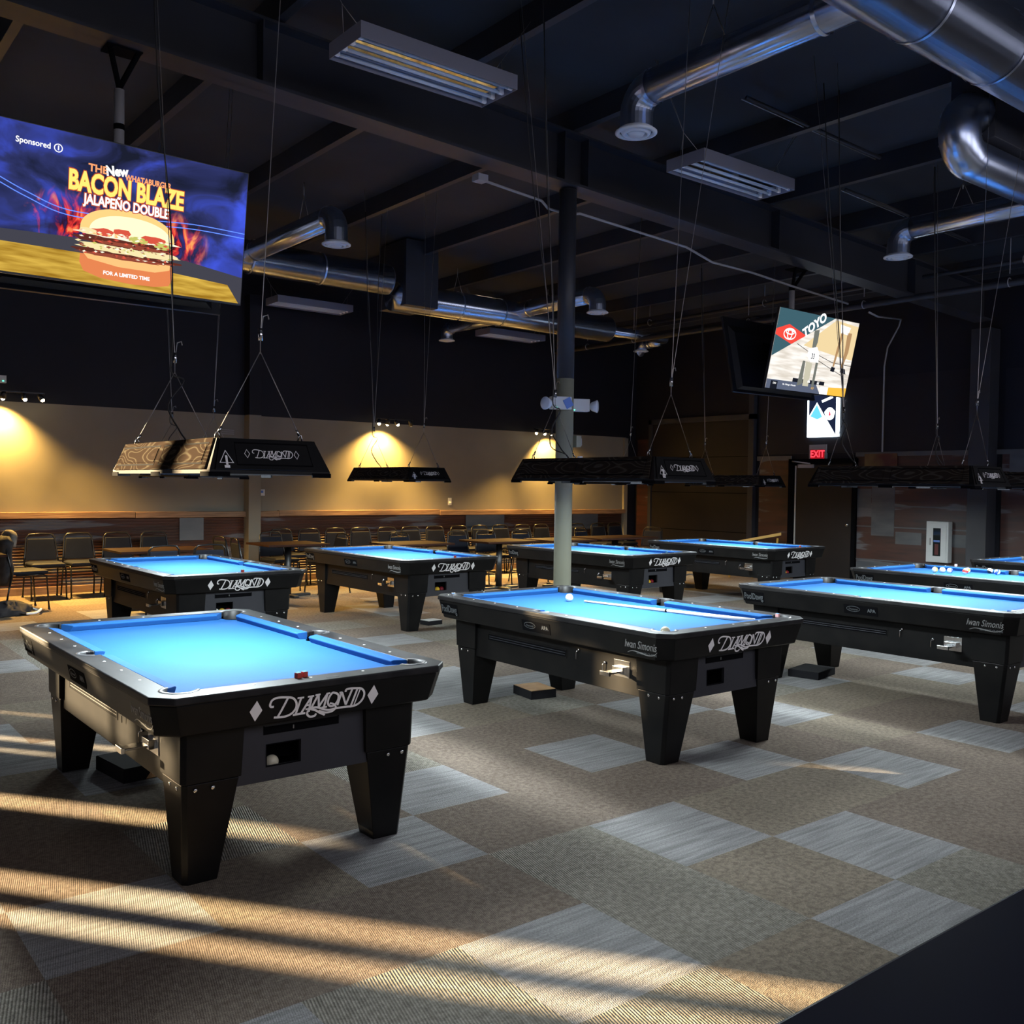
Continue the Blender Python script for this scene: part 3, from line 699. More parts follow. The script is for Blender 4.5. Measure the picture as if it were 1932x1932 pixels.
def make_lamp():
    Lp = empty('table_lamp')
    bx, by, tx_, ty_ = 0.285, 0.695, 0.232, 0.640
    def ringp(x, y, z): return [(-x, -y, z), (x, -y, z), (x, y, z), (-x, y, z)]
    # hollow housing
    mb = MB()
    mb.loft([ringp(bx-0.012, by-0.012, LB+0.01), ringp(bx, by, LB), ringp(bx, by, LB+0.016), ringp(tx_, ty_, LT), ringp(tx_-0.02, ty_-0.02, LT)], M['black'], False)
    mb.add(ringp(tx_-0.02, ty_-0.02, LT-0.001), [(0, 1, 2, 3)], M['dark'])
    mb.build('housing', Lp)
    # wooden long sides with two raised panels each, plain ends
    for s in (-1, 1):
        mb = MB(); ux = Vector((0, -s, 0)) ; uyv = Vector((-s*(bx-tx_), 0, LT-LB-0.016)).normalized()
        ux = Vector((0, 1, 0)) if s > 0 else Vector((0, -1, 0))
        og = Vector((s*(bx+tx_)/2, 0, (LT+LB+0.016)/2))
        H = 0.074
        mb.flat([(-0.655, -H), (0.655, -H), (0.625, H), (-0.625, H)], M['lampwood'], og, ux, uyv, 0.001, 0.008)
        sp = mb.build('side_board', Lp, bevel=0.002); sp['label'] = 'wood-grained side board'
        for (a, b) in ((-0.60, -0.03), (0.03, 0.60)):
            mb = MB(); mb.ribbon([(a, -0.048), (b, -0.048), (b, 0.048), (a, 0.048)], 0.008, M['dark'], 0.001, og, ux, uyv, lift=0.0092, closed=True)
            mb.flat([(a+0.012, -0.036), (b-0.012, -0.036), (b-0.012, 0.036), (a+0.012, 0.036)], M['lampwood'], og, ux, uyv, 0.009, 0.003); mb.build('raised_panel', sp)
    for s in (-1, 1):
        ux = Vector((1, 0, 0)) if s < 0 else Vector((-1, 0, 0)); uyv = Vector((0, -s*(by-ty_), LT-LB-0.016)).normalized(); og = Vector((0, s*(by+ty_)/2, (LT+LB+0.016)/2))
        mb = MB(); mb.flat([(-0.262, -0.074), (0.262, -0.074), (0.222, 0.074), (-0.222, 0.074)], M['black'], og, ux, uyv, 0.001, 0.006)
        eb = mb.build('end_board', Lp, bevel=0.002)
        mb = MB(); mb.ribbon([(-0.160, -0.052), (0.200, -0.052), (0.185, 0.052), (-0.160, 0.052)], 0.006, M['dark'], 0.002, og, ux, uyv, lift=0.007, closed=True); mb.build('panel_moulding', eb)
        if s < 0: logo('maker_logo', Lp, og+Vector((0.008, -0.0085, 0.0035)), ux, uyv, 0.235, M['white'], outline=True, stroke=0.0095)
    # corner brackets along the bottom
    for a in (-1, 1):
        for b in (-1, 1):
            mb = MB(); x0, x1 = sorted((a*(bx+0.004), a*(bx-0.09))); y0, y1 = sorted((b*(by+0.004), b*(by-0.10)))
            mb.box(x0, x1, min(b*(by+0.004), b*(by-0.004)), max(b*(by+0.004), b*(by-0.004)), LB-0.012, LB+0.008, M['dark'])
            mb.box(min(a*(bx+0.004), a*(bx-0.004)), max(a*(bx+0.004), a*(bx-0.004)), y0, y1, LB-0.012, LB+0.008, M['dark'])
            mb.build('corner_bracket', Lp)
    for s in (-1, 1):
        mb = MB(); mb.box(s*bx-0.004, s*bx+0.004, -0.06, 0.06, LB-0.012, LB+0.008, M['dark']); mb.build('side_bracket', Lp)
    # diffuser
    mb = MB(); mb.box(-0.24, 0.24, -0.65, 0.65, LB+0.030, LB+0.036, M['panel_light']); mb.build('light_panel', Lp)
    return Lp
LAMP_POWER = 80
lamp0 = make_lamp()
add_area('lamp_light', lamp0, (0, 0, LB+0.026), 0.34, 0.86, LAMP_POWER, (0.86, 0.97, 1.0))
LNUM = ['1', '2', '3', '4', '5', '9', '8', '7', '6']
# per lamp: the two cable tops as offsets (dx, dy) from the apex, power-cord shape
lamps = []
CAB = {0: ((0.17, 0.05), (-0.13, 0.05)), 1: ((0.50, 0.0), (-0.36, 0.0)), 2: ((0.75, 0.0), (-0.35, 0.1)), 6: ((0.1, 0.2), (0.1, -0.1))}
HOW = ['over the nearest left table', 'over the middle foreground table, in front of the column', 'over the right foreground table', 'over the table with loose balls at right', 'over the farthest right table', 'over the table behind the nearest left one', 'over the back table left of the column', 'over the back table behind the column', 'over the back table nearest the dark doors']
for k, (x, y, r, lab) in enumerate(TABLES):
    Lp = lamp0 if k == 0 else copy_tree(lamp0)
    lx = x - (0.01 if k else 0.0)
    Lp.location = (lx, y, 0)
    tag(Lp, 'long black hanging lamp number %s %s' % (LNUM[k], HOW[k]), 'lamp', 'hanging lamps over the pool tables')
    if k in (3, 4, 5): Lp['label'] = 'long black hanging lamp %s' % HOW[k]
    # number badge on the near end
    uyv = Vector((0, 0.055, 0.139)).normalized(); ux = Vector((1, 0, 0)); og = Vector((-0.212, -0.6955, 1.70))
    mb = MB(); mb.ribbon([(-0.030, -0.022), (0.030, -0.022), (0.0, 0.034)], 0.0055, M['white'], 0.001, og, ux, uyv, closed=True); mb.flat([(-0.012, -0.046), (0.012, -0.046), (0.012, -0.034), (-0.012, -0.034)], M['white'], og, ux, uyv, th=0.001)
    mb.flat([(-0.020+0.0, -0.020), (0.020, -0.020), (0.0, 0.016)], M['dark'], og, ux, uyv, lift=-0.0005, th=0.0006)
    nb = mb.build('number_badge', Lp)
    text_part('number', LNUM[k], 0.058, M['white'], nb, og+Vector((0, -0.0022, 0.0008))-uyv*0.014, ux, uyv, bold=0.002)
    # V cables and risers
    zap = 2.24; offs = CAB.get(k, (((0.12, 0.0)), (-0.12, 0.0)))
    for e, (dx, dy) in zip((-1, 1), offs):
        ye = e*0.56; mb = MB()
        xtop = dx*(5.05-zap)/2.5; zt = roofz(lx+xtop)-0.005
        for s in (-1, 1):
            mb.tube([(s*0.195, ye, LT+0.03), (0, ye, zap-0.05)], 0.0022, M['steel'], 5)
            mb.tube([(s*0.195, ye, LT+0.028), (s*0.180, ye, LT+0.055)], 0.006, M['chrome'], 6)
            mb.tube([(s*0.21, ye, LT-0.002), (s*0.205, ye, LT+0.03), (s*0.195, ye, LT+0.03), (s*0.185, ye, LT-0.002)], 0.004, M['chrome'], 6)
        mb.tube([(0, ye, zap-0.06), (0, ye, zap+0.02), (xtop, ye+dy, zt)], 0.0022, M['steel'], 5)
        mb.build('suspension_cable', Lp)
        mb = MB(); mb.tube([(0, ye, zap+0.0), (0.001, ye, zap+0.055)], 0.011, M['chrome'], 8); mb.tube([(0.004, ye, zap+0.05), (0.012, ye, zap+0.11), (0.035, ye, zap+0.12), (0.04, ye, zap+0.10)], 0.003, M['steel'], 5); mb.build('cable_gripper', Lp)
    rk = random.Random(k)
    xt = offs[1][0]*1.0
    pts = [(0.05, 0.45, LT+0.0), (0.02, 0.46, LT+0.04), (-0.10+0.12*rk.random(), 0.50, LT+0.09), (-0.04, 0.55, LT+0.22), (0.05, 0.56, LT+0.36), (-0.02, 0.56, zap-0.05), (-0.01, 0.57, zap+0.15), (xt*0.3+0.02, 0.58, 3.0), (xt*0.6-0.015, 0.58, 3.8), (xt, 0.59, 4.9)]
    mb = MB(); mb.tube(smooth_pts(pts, 5), 0.0042, M['cord'], 6); mb.build('power_cord', Lp)
    lamps.append(Lp)

# ------------------------------------------------------------------ balls, chalk, cue on the tables
def ball(x, y, z, m, label, group, r=0.0286, stripe=None):
    mb = MB(); mb.sphere((0, 0, 0), r, m, 18, 12)
    if stripe:
        mb2 = [(math.sqrt(max(0, (r*1.004)**2-z_*z_)), z_) for z_ in [r*0.45*(i/4-1) for i in range(9)]]
        mb.lathe(mb2, stripe, seg=18, caps=False)
    o = mb.build('pool_ball', loc=(x, y, z)); o.rotation_euler = (random.uniform(0, 1.5), random.uniform(0, 3), 0)
    return tag(o, label, 'ball', group)
rB = 0.0286
ball(2.906, 0.552, ZB+rB, M['ballw'], 'white cue ball on the middle table in front of its far corner pocket', 'loose pool balls')
ball(2.774-0.50, 0.019-0.995, 0.70+0.075, M['ivory'], 'ivory ball sitting in the near left corner pocket of the middle table', 'loose pool balls')
ball(-0.125, -0.985, 0.4055+rB, M['ivory'], 'cream cue ball in the return window of the nearest left table', 'loose pool balls')
FB = [(0.10, 0.605, 'yellow', 'yellow and white ball, leftmost on the far right table'), (0.151, 0.47, 'blue', 'blue and white ball, second from left on the far right table'), (0.183, 0.325, 'red', 'white ball with dark red patch, third on the far right table'), (0.30, 0.36, 'orange', 'pale yellow ball, fourth from left on the far right table'), (0.50, 0.22, 'black', 'dark ball near the far cushion of the far right table'), (0.40, 0.10, 'blue', 'white and blue ball nearest the middle pocket of the far right table')]
for (x, y, c, lab) in FB: ball(7.8+x, -0.205+y, ZB+rB, M['ballw'] if c != 'black' else BALLC['black'], lab, 'balls on the far right table', stripe=BALLC[c] if c != 'black' else M['ballw'])
ball(7.8+0.135, -0.205+0.541, ZB+rB, M['ivory'], 'pale ball touching the leftmost yellow one on the far right table', 'balls on the far right table')
bc = ['red', 'yellow', 'maroon', 'orange']
for tk, nm in ((6, 'back table left of the column'), (7, 'back table behind the column'), (8, 'back table nearest the dark doors'), (5, 'table behind the nearest left one')):
    x, y, r, _ = TABLES[tk]
    for q in range(3):
        a = -0.145+q*0.058; px = x+a*math.cos(r)+0.96*math.sin(r); py = y+a*math.sin(r)-0.955*math.cos(r)
        ball(px, py, 0.4055+rB, BALLC[bc[q]] if q else M['ballw'], '%s ball in the return window of the %s' % (['white', 'yellow', 'dark red'][q], nm), 'balls in the return windows')
def chalk(x, y, z, m, label, s=0.022, rz=0.2):
    c = empty('chalk_cube', (x, y, z), rz, label, 'chalk', 'chalk cubes on the rails')
    mb = MB(); mb.box(-s/2, s/2, -s/2, s/2, 0, s, m); mb.build('wrapper', c, bevel=0.001)
    mb = MB(); mb.box(-s/2+0.002, s/2-0.002, -s/2+0.002, s/2-0.002, s, s+0.0015, M['chalk_b']); mb.build('chalk_face', c)
chalk(-0.050, -1.070, ZT+0.001, M['chalk_r'], 'red chalk cube on the nearest left table, left one of the pair')
chalk(-0.018, -1.062, ZT+0.001, M['chalk_r'], 'red chalk cube on the nearest left table, right one of the pair')
chalk(3.262, -1.02, ZT+0.001, M['chalk_p'], 'pink chalk cube by the near right corner of the middle table')
chalk(1.63, 3.50, ZT+0.001, M['chalk_r'], 'red chalk cube on the head rail of the table behind the left one')
chalk(4.30, 4.005, ZT+0.001, M['chalk_r'], 'red chalk cube on the head rail of the back table left of the column')
chalk(7.02, 3.35, ZT+0.001, M['chalk_b'], 'dark chalk cube on the head rail of the back table behind the column')
chalk(9.68, 3.29, ZT+0.001, M['chalk_r'], 'red chalk cube on the head rail of the back table near the doors')
chalk(8.385, 0.42, ZT+0.001, M['chalk_p'], 'pink chalk cube on the far rail of the table with loose balls')
mb = MB(); mb.tube([(0, 0, 0), (0, 0, 0.028)], 0.004, M['chrome'], 8); mb.box(-0.016, 0.012, -0.008, 0.008, 0.026, 0.034, M['chrome'])
tag(mb.build('rail_chalk_holder', loc=(2.125, 0.93, ZT+0.001), bevel=0.001), 'small chrome post clipped to the far left corner of the middle table', 'chalk holder')
cue = empty('pool_cue', (2.974, 0.459, ZB), label='pale pool cue lying along the far cushion of the middle table', cat='pool cue')
d_ = Vector((0.17, -1.362, 0)).normalized(); Lc = 1.40
mb = MB(); mb.tube([Vector((0, 0, 0.0078)), d_*0.72+Vector((0, 0, 0.0115))], [0.0065, 0.0105], M['cue_light'], 10); mb.build('shaft', cue)
mb = MB(); mb.tube([d_*0.72+Vector((0, 0, 0.0115)), d_*0.735+Vector((0, 0, 0.0118))], 0.0107, M['dark'], 10); mb.build('joint', cue)
mb = MB(); mb.tube([d_*0.735+Vector((0, 0, 0.0118)), d_*Lc+Vector((0, 0, 0.0158))], [0.0107, 0.0148], M['cue_white'], 10); mb.build('butt', cue)
# placard seen over the rail of the back table
mb = MB(); mb.box(0, 0.004, -0.13, 0.13, -0.05, 0.05, M['white'])
pl = empty('shop_placard', (8.93, 5.20, 0.715), label='small white sticker sign with dark lettering on the side of the back right table', cat='sign')
mb = MB(); mb.box(-0.006, 0.0, -0.15, 0.10, -0.04, 0.04, M['white']); mb.build('plate', pl)
text_part('lettering', 'PoolDawg', 0.042, M['dark'], pl, (-0.0075, -0.0, 0), (0, -1, 0), (0, 0, 1), sx=0.85, bold=0.001)

# ------------------------------------------------------------------ boxes under the tables
def carton(x, y, rz, sx, sy, sz, top, label, text=None):
    c = empty('flat_carton', (x, y, 0), rz, label, 'box', 'boxes on the floor')
    mb = MB(); mb.box(-sx/2, sx/2, -sy/2, sy/2, 0.001, sz, M['boxblack']); mb.build('box_body', c, bevel=0.002)
    mb = MB(); mb.box(-sx/2+0.004, sx/2-0.004, -sy/2+0.004, sy/2-0.004, sz, sz+0.003, top); mb.build('box_lid', c)
    if text:
        t_ = text_part('box_lettering', text, 0.03, M['boxtext'], c, (-sx*0.15, -sy/2-0.0015, sz/2), (1, 0, 0), (0, 0, 1))
carton(-0.215, 0.655, 0.12, 0.20, 0.36, 0.075, M['boxblack'], 'dark flat box with a tan patch under the nearest left table')
mb = MB(); mb.hexa([(0.02, -0.1815, 0.005), (0.098, -0.1815, 0.005), (0.098, -0.1815, 0.07), (0.07, -0.1815, 0.07), (0.02, -0.1825, 0.005), (0.098, -0.1825, 0.005), (0.098, -0.1825, 0.07), (0.07, -0.1825, 0.07)], M['cardboard'])
mb.build('box_label', [o for o in bpy.data.objects if o.name.startswith('flat_carton') and o.parent is None][0])
carton(2.86, 0.88, -0.15, 0.22, 0.27, 0.065, M['cardboard'], 'flat black box with worn cardboard lid under the middle table')
carton(5.33, 0.12, 0.2, 0.36, 0.27, 0.06, M['boxblack'], 'flat dark grey box on the floor between the middle and right tables')
carton(4.27, 4.42, 0.1, 0.20, 0.16, 0.05, M['bottlewater'], 'small white-topped box on the floor under the back table left of the column')

# ------------------------------------------------------------------ ducts
def duct_main(name, pts, r, label, seams):
    d = empty(name, pts[0], 0, label, 'duct')
    o = Vector(pts[0]); P = [Vector(p)-o for p in pts]
    mb = MB(); mb.tube(P, r, M['duct_x'], 40); mb.build('duct_pipe', d)
    for q in seams:
        q = Vector(q)-o; mb = MB(); mb.tube([q-Vector((0.012, 0, 0)), q+Vector((0.012, 0, 0))], r+0.006, M['duct'], 40, False); mb.build('seam_band', d)
    return d
near = duct_main('ventilation_duct', [(-3.9, -1.66, 4.5), (6.95, -1.66, 4.5)], 0.235, 'large round galvanised duct crossing the upper right corner', [(2.0, -1.66, 4.5), (3.62, -1.66, 4.5), (4.55, -1.66, 4.5), (5.6, -1.66, 4.5)])
far = duct_main('ventilation_duct', [(-3.0, 7.1, 4.47), (5.25, 7.1, 4.47)], 0.21, 'large round galvanised duct behind the big television, left of the black drop box', [(3.2, 7.1, 4.47), (4.2, 7.1, 4.47)])
far2 = duct_main('ventilation_duct', [(5.45, 7.3, 4.3), (9.75, 7.3, 4.3)], 0.21, 'large round galvanised duct right of the black drop box at the back', [(6.6, 7.3, 4.3), (7.4, 7.3, 4.3), (8.7, 7.3, 4.3)])
for d_, p in ((far, (8.25, 0, 0)), (far2, (4.3, 0, 0))):
    mb = MB(); mb.sphere(p, 0.207, M['duct'], 28, 12, sc=(0.35, 1, 1)); mb.build('end_cap', d_)
def branch(x, y0, y1, z, r, label, drop=0.30, rim=0.155):
    """straight branch along y from main at y0 to elbow at y1, then down to a round diffuser"""
    s = 1 if y1 > y0 else -1
    d = empty('branch_duct', (x, y0, z), 0, label, 'duct')
    R = r*1.35; n = 5; pts = [(0, 0, 0), (0, (y1-y0)-s*R, 0)]
    mb = MB(); mb.tube(pts, r, M['duct_y'], 28); mb.build('duct_pipe', d)
    mb = MB(); el = [(0, (y1-y0)-s*R+s*R*math.sin(a), -R+R*math.cos(a)) for a in [PI/2*i/n for i in range(n+1)]]
    el.append((0, y1-y0, -drop)); mb.tube(el, r*1.015, M['duct'], 28, smooth=False); mb.build('duct_elbow', d)
    for q in el[0:2]+el[-2:-1]:
        pass
    mb = MB(); mb.tube([(0, (y1-y0)-s*R-s*0.02, 0), (0, (y1-y0)-s*R+s*0.01, 0)], r+0.006, M['duct'], 28, False); mb.tube([(0, s*0.22, 0), (0, s*0.25, 0)], r+0.01, M['duct'], 28, False); mb.build('seam_band', d)
    g = empty('ceiling_diffuser', (x, y1, z-drop), 0, None, None)
    g.parent = d; g.location = (0, y1-y0, -drop); g['label'] = 'round white air diffuser'
    mb = MB(); mb.lathe([(r*1.02, 0.012), (rim, -0.012), (rim, -0.022), (rim*0.82, -0.030), (rim*0.78, -0.012)], M['grille'], seg=32, caps=False); mb.build('outer_ring', g)
    mb = MB(); mb.lathe([(rim*0.74, -0.008), (rim*0.64, -0.034), (rim*0.52, -0.036), (rim*0.48, -0.012)], M['grille'], seg=32, caps=False)
    mb.build('inner_ring', g)
    mb = MB(); mb.lathe([(rim*0.46, -0.010), (rim*0.34, -0.038), (0.001, -0.040)], M['grille'], seg=28, caps=False)
    mb.lathe([(rim*0.8, -0.004), (0.001, -0.004)], M['dark'], seg=24, caps=False); mb.build('centre_cone', g)
    return d
branch(3.325, -1.45, 0.36, 4.5, 0.12, 'galvanised branch duct with elbow and white diffuser at upper right centre', 0.27)
branch(8.28, -1.20, 1.12, 4.5, 0.12, 'galvanised branch duct with elbow and diffuser near the right edge', 0.27)
branch(3.13, 6.92, 4.62, 4.47, 0.12, 'galvanised branch duct coming forward beside the big television', 0.30)
branch(7.7, 7.12, 5.38, 4.35, 0.12, 'galvanised branch duct coming forward behind the round column', 0.25)
branch(7.72, 7.48, 9.2, 4.32, 0.105, 'galvanised branch duct running back toward the wall, left of a light fixture', 0.20, 0.14)
branch(11.15, 7.38, 7.85, 4.25, 0.10, 'small branch duct at the far end with a pale diffuser', 0.12, 0.14)
duct_main('ventilation_duct', [(9.8, 7.3, 4.28), (11.2, 7.3, 4.28)], 0.085, 'thin round galvanised duct beyond the large duct end cap', [])
# right return duct with elbow and black boxes
rd = empty('ventilation_duct', (5.62, -1.03, 4.325), 0, 'short galvanised return duct curling out of the black box at the right edge', 'duct')
mb = MB(); mb.tube([(0.02, 0, 0.172)] + [(-0.07-0.172*math.sin(a), 0, 0.172*math.cos(a)) for a in [PI*i/8 for i in range(9)]] + [(0.7, 0, -0.172), (3.0, 0, -0.172)], 0.15, M['duct'], 32, smooth=True); mb.build('duct_pipe', rd)
for a in (PI*0.3, PI*0.62, PI):
    q = Vector((-0.07-0.172*math.sin(a), 0, 0.172*math.cos(a))); dq = Vector((-math.cos(a), 0, -math.sin(a)))*0.006
    mb = MB(); mb.tube([q-dq, q+dq], 0.155, M['duct'], 32, False); mb.build('seam_band', rd)
mb = MB(); mb.box(0, 1.6, -0.15, 0.20, -0.02, 0.80, M['steelblack']); mb.build('duct_box', rd, bevel=0.004)['label'] = 'black square duct box'
mb = MB(); mb.box(0.05, 0.60, -0.3, 0.45, -0.15, 0.78, M['steelblack']); mb.build('duct_box', far2, bevel=0.004)['label'] = 'black square drop box'
# hangers for ducts
def hanger(x, y, zd, label, v=0.12):
    mb = MB(); zt = roofz(x)-0.21
    mb.tube([(0, 0, zt-zd), (0, 0, 0.28)], 0.006, M['steel'], 5)
    mb.tube([(0, 0, 0.28), (0, -v, 0.0)], 0.004, M['steel'], 5); mb.tube([(0, 0, 0.28), (0, v, 0.0)], 0.004, M['steel'], 5)
    tag(mb.build('duct_hanger', loc=(x, y, zd)), label, 'hanger', 'wire hangers of the ducts')
hx_ = [(3.325, -0.35, 4.6, 'thin wire hanger holding the upper right branch duct'), (8.28, 0.4, 4.6, 'thin wire hanger holding the right edge branch duct'), (3.13, 5.4, 4.57, 'thin wire hanger holding the branch duct beside the television'), (6.6, 7.3, 4.48, 'thin wire hanger just right of the black drop box'), (8.4, 7.3, 4.48, 'thin wire hanger above the far duct beside the column')]
for h in hx_: hanger(h[0], h[1], h[2], h[3])

# ------------------------------------------------------------------ hanging fluorescent fixtures
def make_fix():
    F = empty('strip_light')
    mb = MB(); L, W, Hh = 1.265, 0.42, 0.105
    # inverted tray
    mb.box(0, L, 0, W, Hh-0.006, Hh, M['fixture']); mb.box(0, L, -0.004, 0, 0, Hh, M['fixture']); mb.box(0, L, W, W+0.004, 0, Hh, M['fixture']); mb.box(-0.004, 0, -0.004, W+0.004, 0, Hh, M['fixture']); mb.box(L, L+0.004, -0.004, W+0.004, 0, Hh, M['fixture'])
    mb.build('tray', F, bevel=0)
    mb = MB(); mb.box(0, L, 0, W, 0.045, 0.047, M['reflector'])
    mb.build('reflector', F)
    for k in range(4):
        y = W*(k+0.5)/4
        mb = MB(); mb.tube([(0.04, y, 0.022), (L-0.04, y, 0.022)], 0.0127, M['tube'], 10); tb = mb.build('lamp_tube', F)
        mb = MB()
        for x in (0.0, L-0.045): mb.box(x+0.002, x+0.043, y-0.012, y+0.012, 0.012, 0.045, M['white'])
        mb.build('tube_socket', F)
    return F
fix0 = make_fix()
FIX = [(1.238, 0.75, 4.43, 'large grey four-tube light fixture hanging near the top centre'), (4.525, 0.735, 4.37, 'grey four-tube light fixture hanging right of the column, under the duct elbow'), (4.40, 8.83, 4.30, 'grey four-tube light fixture hanging in front of the back wall, left one'), (8.31, 8.74, 4.24, 'grey four-tube light fixture hanging at the back, beside the column')]
for k, (x, y, z, lab) in enumerate(FIX):
    F = fix0 if k == 0 else copy_tree(fix0)
    F.location = (x, y, z); tag(F, lab, 'light fixture', 'unlit hanging tube fixtures')
    for (a, b) in ((0.05, -0.5), (1.21, 0.5)):
        mb = MB(); top = (a+b*0.9, 0.21, roofz(x+a+b*0.9)-z-0.003)
        mb.tube([(a, 0.10, 0.105), (a+b*0.15, 0.21, 0.28), top], 0.0022, M['steel'], 5); mb.tube([(a, 0.32, 0.105), (a+b*0.15, 0.21, 0.28)], 0.0022, M['steel'], 5); mb.build('hanging_wire', F)

# ------------------------------------------------------------------ televisions
def scr(m): return m
def burger_screen(tv, W, H):
    O = Vector((0, -0.022, 0)); ux = Vector((1, 0, 0)); uy = Vector((0, 0, 1))
    m = emat('advert_backdrop', (0, 0, 0), 1.0); n = m.node_tree.nodes; l = m.node_tree.links; e = [x for x in n if x.type == 'EMISSION'][0]
    class _S: pass
    tc = n.new('ShaderNodeTexCoord')
    sep = n.new('ShaderNodeSeparateXYZ'); l.new(tc.outputs['Object'], sep.inputs[0])
    mp = n.new('ShaderNodeMapping'); mp.inputs['Scale'].default_value = (1.2, 1, 2.2); l.new(tc.outputs['Object'], mp.inputs[0])
    nz = n.new('ShaderNodeTexNoise'); nz.inputs['Scale'].default_value = 1.6; nz.inputs['Detail'].default_value = 5; nz.inputs['Distortion'].default_value = 1.0; l.new(mp.outputs[0], nz.inputs['Vector'])
    r1 = n.new('ShaderNodeValToRGB'); e1 = r1.color_ramp.elements
    e1[0].position = 0.34; e1[0].color = (0.008, 0.010, 0.022, 1); e1[1].position = 0.76; e1[1].color = (0.05, 0.09, 0.70, 1)
    x_ = e1.new(0.50); x_.color = (0.022, 0.028, 0.11, 1)
    l.new(nz.outputs['Fac'], r1.inputs[0])
    prev = r1.outputs[0]
    mpf = n.new('ShaderNodeMapping'); mpf.inputs['Scale'].default_value = (3.0, 1, 1.6); mpf.inputs['Rotation'].default_value = (0, 0.35, 0); l.new(tc.outputs['Object'], mpf.inputs[0])
    nf = n.new('ShaderNodeTexNoise'); nf.inputs['Scale'].default_value = 2.6; nf.inputs['Detail'].default_value = 6; nf.inputs['Distortion'].default_value = 1.8; l.new(mpf.outputs[0], nf.inputs['Vector'])
    rf = n.new('ShaderNodeValToRGB'); q = rf.color_ramp.elements; q[0].position = 0.46; q[0].color = (0.02, 0.004, 0.01, 1); q[1].position = 0.75; q[1].color = (1.0, 0.42, 0.12, 1); q2 = q.new(0.56); q2.color = (0.60, 0.03, 0.03, 1); l.new(nf.outputs['Fac'], rf.inputs[0])
    for (cx0, cz0, rx0, rz0) in ((-0.37, -0.10, 0.30, 0.24), (0.28, -0.13, 0.30, 0.25)):
        mm = n.new('ShaderNodeMapping'); mm.vector_type = 'TEXTURE'; mm.inputs['Location'].default_value = (cx0, 0, cz0); mm.inputs['Scale'].default_value = (rx0, 5, rz0); l.new(tc.outputs['Object'], mm.inputs[0])
        gr = n.new('ShaderNodeTexGradient'); gr.gradient_type = 'SPHERICAL'; l.new(mm.outputs[0], gr.inputs[0])
        ma = n.new('ShaderNodeMath'); ma.operation = 'MULTIPLY_ADD'; ma.inputs[1].default_value = 1.6; l.new(gr.outputs['Fac'], ma.inputs[0]); ma.inputs[2].default_value = -0.45
        mb_ = n.new('ShaderNodeMath'); mb_.operation = 'ADD'; mb_.use_clamp = True; l.new(ma.outputs[0], mb_.inputs[0])
        ms = n.new('ShaderNodeMath'); ms.operation = 'MULTIPLY_ADD'; ms.inputs[1].default_value = 3.0; ms.inputs[2].default_value = -1.3; l.new(nf.outputs['Fac'], ms.inputs[0]); l.new(ms.outputs[0], mb_.inputs[1])
        mg = n.new('ShaderNodeMath'); mg.operation = 'MULTIPLY'; mg.use_clamp = True; l.new(mb_.outputs[0], mg.inputs[0]); gs = n.new('ShaderNodeMath'); gs.operation = 'MULTIPLY'; gs.use_clamp = True; gs.inputs[1].default_value = 5; l.new(gr.outputs['Fac'], gs.inputs[0]); l.new(gs.outputs[0], mg.inputs[1])
        mx = n.new('ShaderNodeMix'); mx.data_type = 'RGBA'; l.new(mg.outputs[0], mx.inputs[0]); l.new(prev, mx.inputs[6]); l.new(rf.outputs[0], mx.inputs[7]); prev = mx.outputs[2]
    l.new(prev, e.inputs[0])
    mb = MB(); mb.flat([(-W/2, -H/2), (W/2, -H/2), (W/2, H/2), (-W/2, H/2)], m, O, ux, uy, 0, 0.001)
    s = mb.build('screen', tv)
    def E_(name, c, k): return emat(name, c, k*0.72)
    fire = emat('advert_flame', (1, 0.1, 0.03), 0.8)
    nn = fire.node_tree.nodes; ll = fire.node_tree.links; ee = [x for x in nn if x.type == 'EMISSION'][0]
    tc = nn.new('ShaderNodeTexCoord'); mp = nn.new('ShaderNodeMapping'); mp.inputs['Scale'].default_value = (3.2, 1, 1.5); ll.new(tc.outputs['Object'], mp.inputs[0])
    z = nn.new('ShaderNodeTexNoise'); z.inputs['Scale'].default_value = 3.0; z.inputs['Detail'].default_value = 6; z.inputs['Distortion'].default_value = 2.2; ll.new(mp.outputs[0], z.inputs['Vector'])
    r = nn.new('ShaderNodeValToRGB'); q = r.color_ramp.elements; q[0].position = 0.38; q[0].color = (0.03, 0.015, 0.03, 1); q[1].position = 0.72; q[1].color = (1.0, 0.35, 0.10, 1); q2 = q.new(0.5); q2.color = (0.55, 0.03, 0.04, 1)
    ll.new(z.outputs['Fac'], r.inputs[0]); ll.new(r.outputs[0], ee.inputs[0])
    board = emat('advert_board', (0.9, 0.5, 0.06), 0.65)
    nn = board.node_tree.nodes; ll = board.node_tree.links; ee = [x for x in nn if x.type == 'EMISSION'][0]
    tc = nn.new('ShaderNodeTexCoord'); mp = nn.new('ShaderNodeMapping'); mp.inputs['Scale'].default_value = (1.5, 1, 14); ll.new(tc.outputs['Object'], mp.inputs[0])
    z = nn.new('ShaderNodeTexNoise'); z.inputs['Scale'].default_value = 2.0; z.inputs['Detail'].default_value = 3; ll.new(mp.outputs[0], z.inputs['Vector'])
    r = nn.new('ShaderNodeValToRGB'); q = r.color_ramp.elements; q[0].position = 0.3; q[0].color = (0.35, 0.17, 0.01, 1); q[1].position = 0.7; q[1].color = (0.95, 0.62, 0.10, 1)
    ll.new(z.outputs['Fac'], r.inputs[0]); ll.new(r.outputs[0], ee.inputs[0])
    mb = MB()
    def P(x, y): return ((x-0.5-0.085)*W, (0.5-y)*H)       # fractions of screen from top left
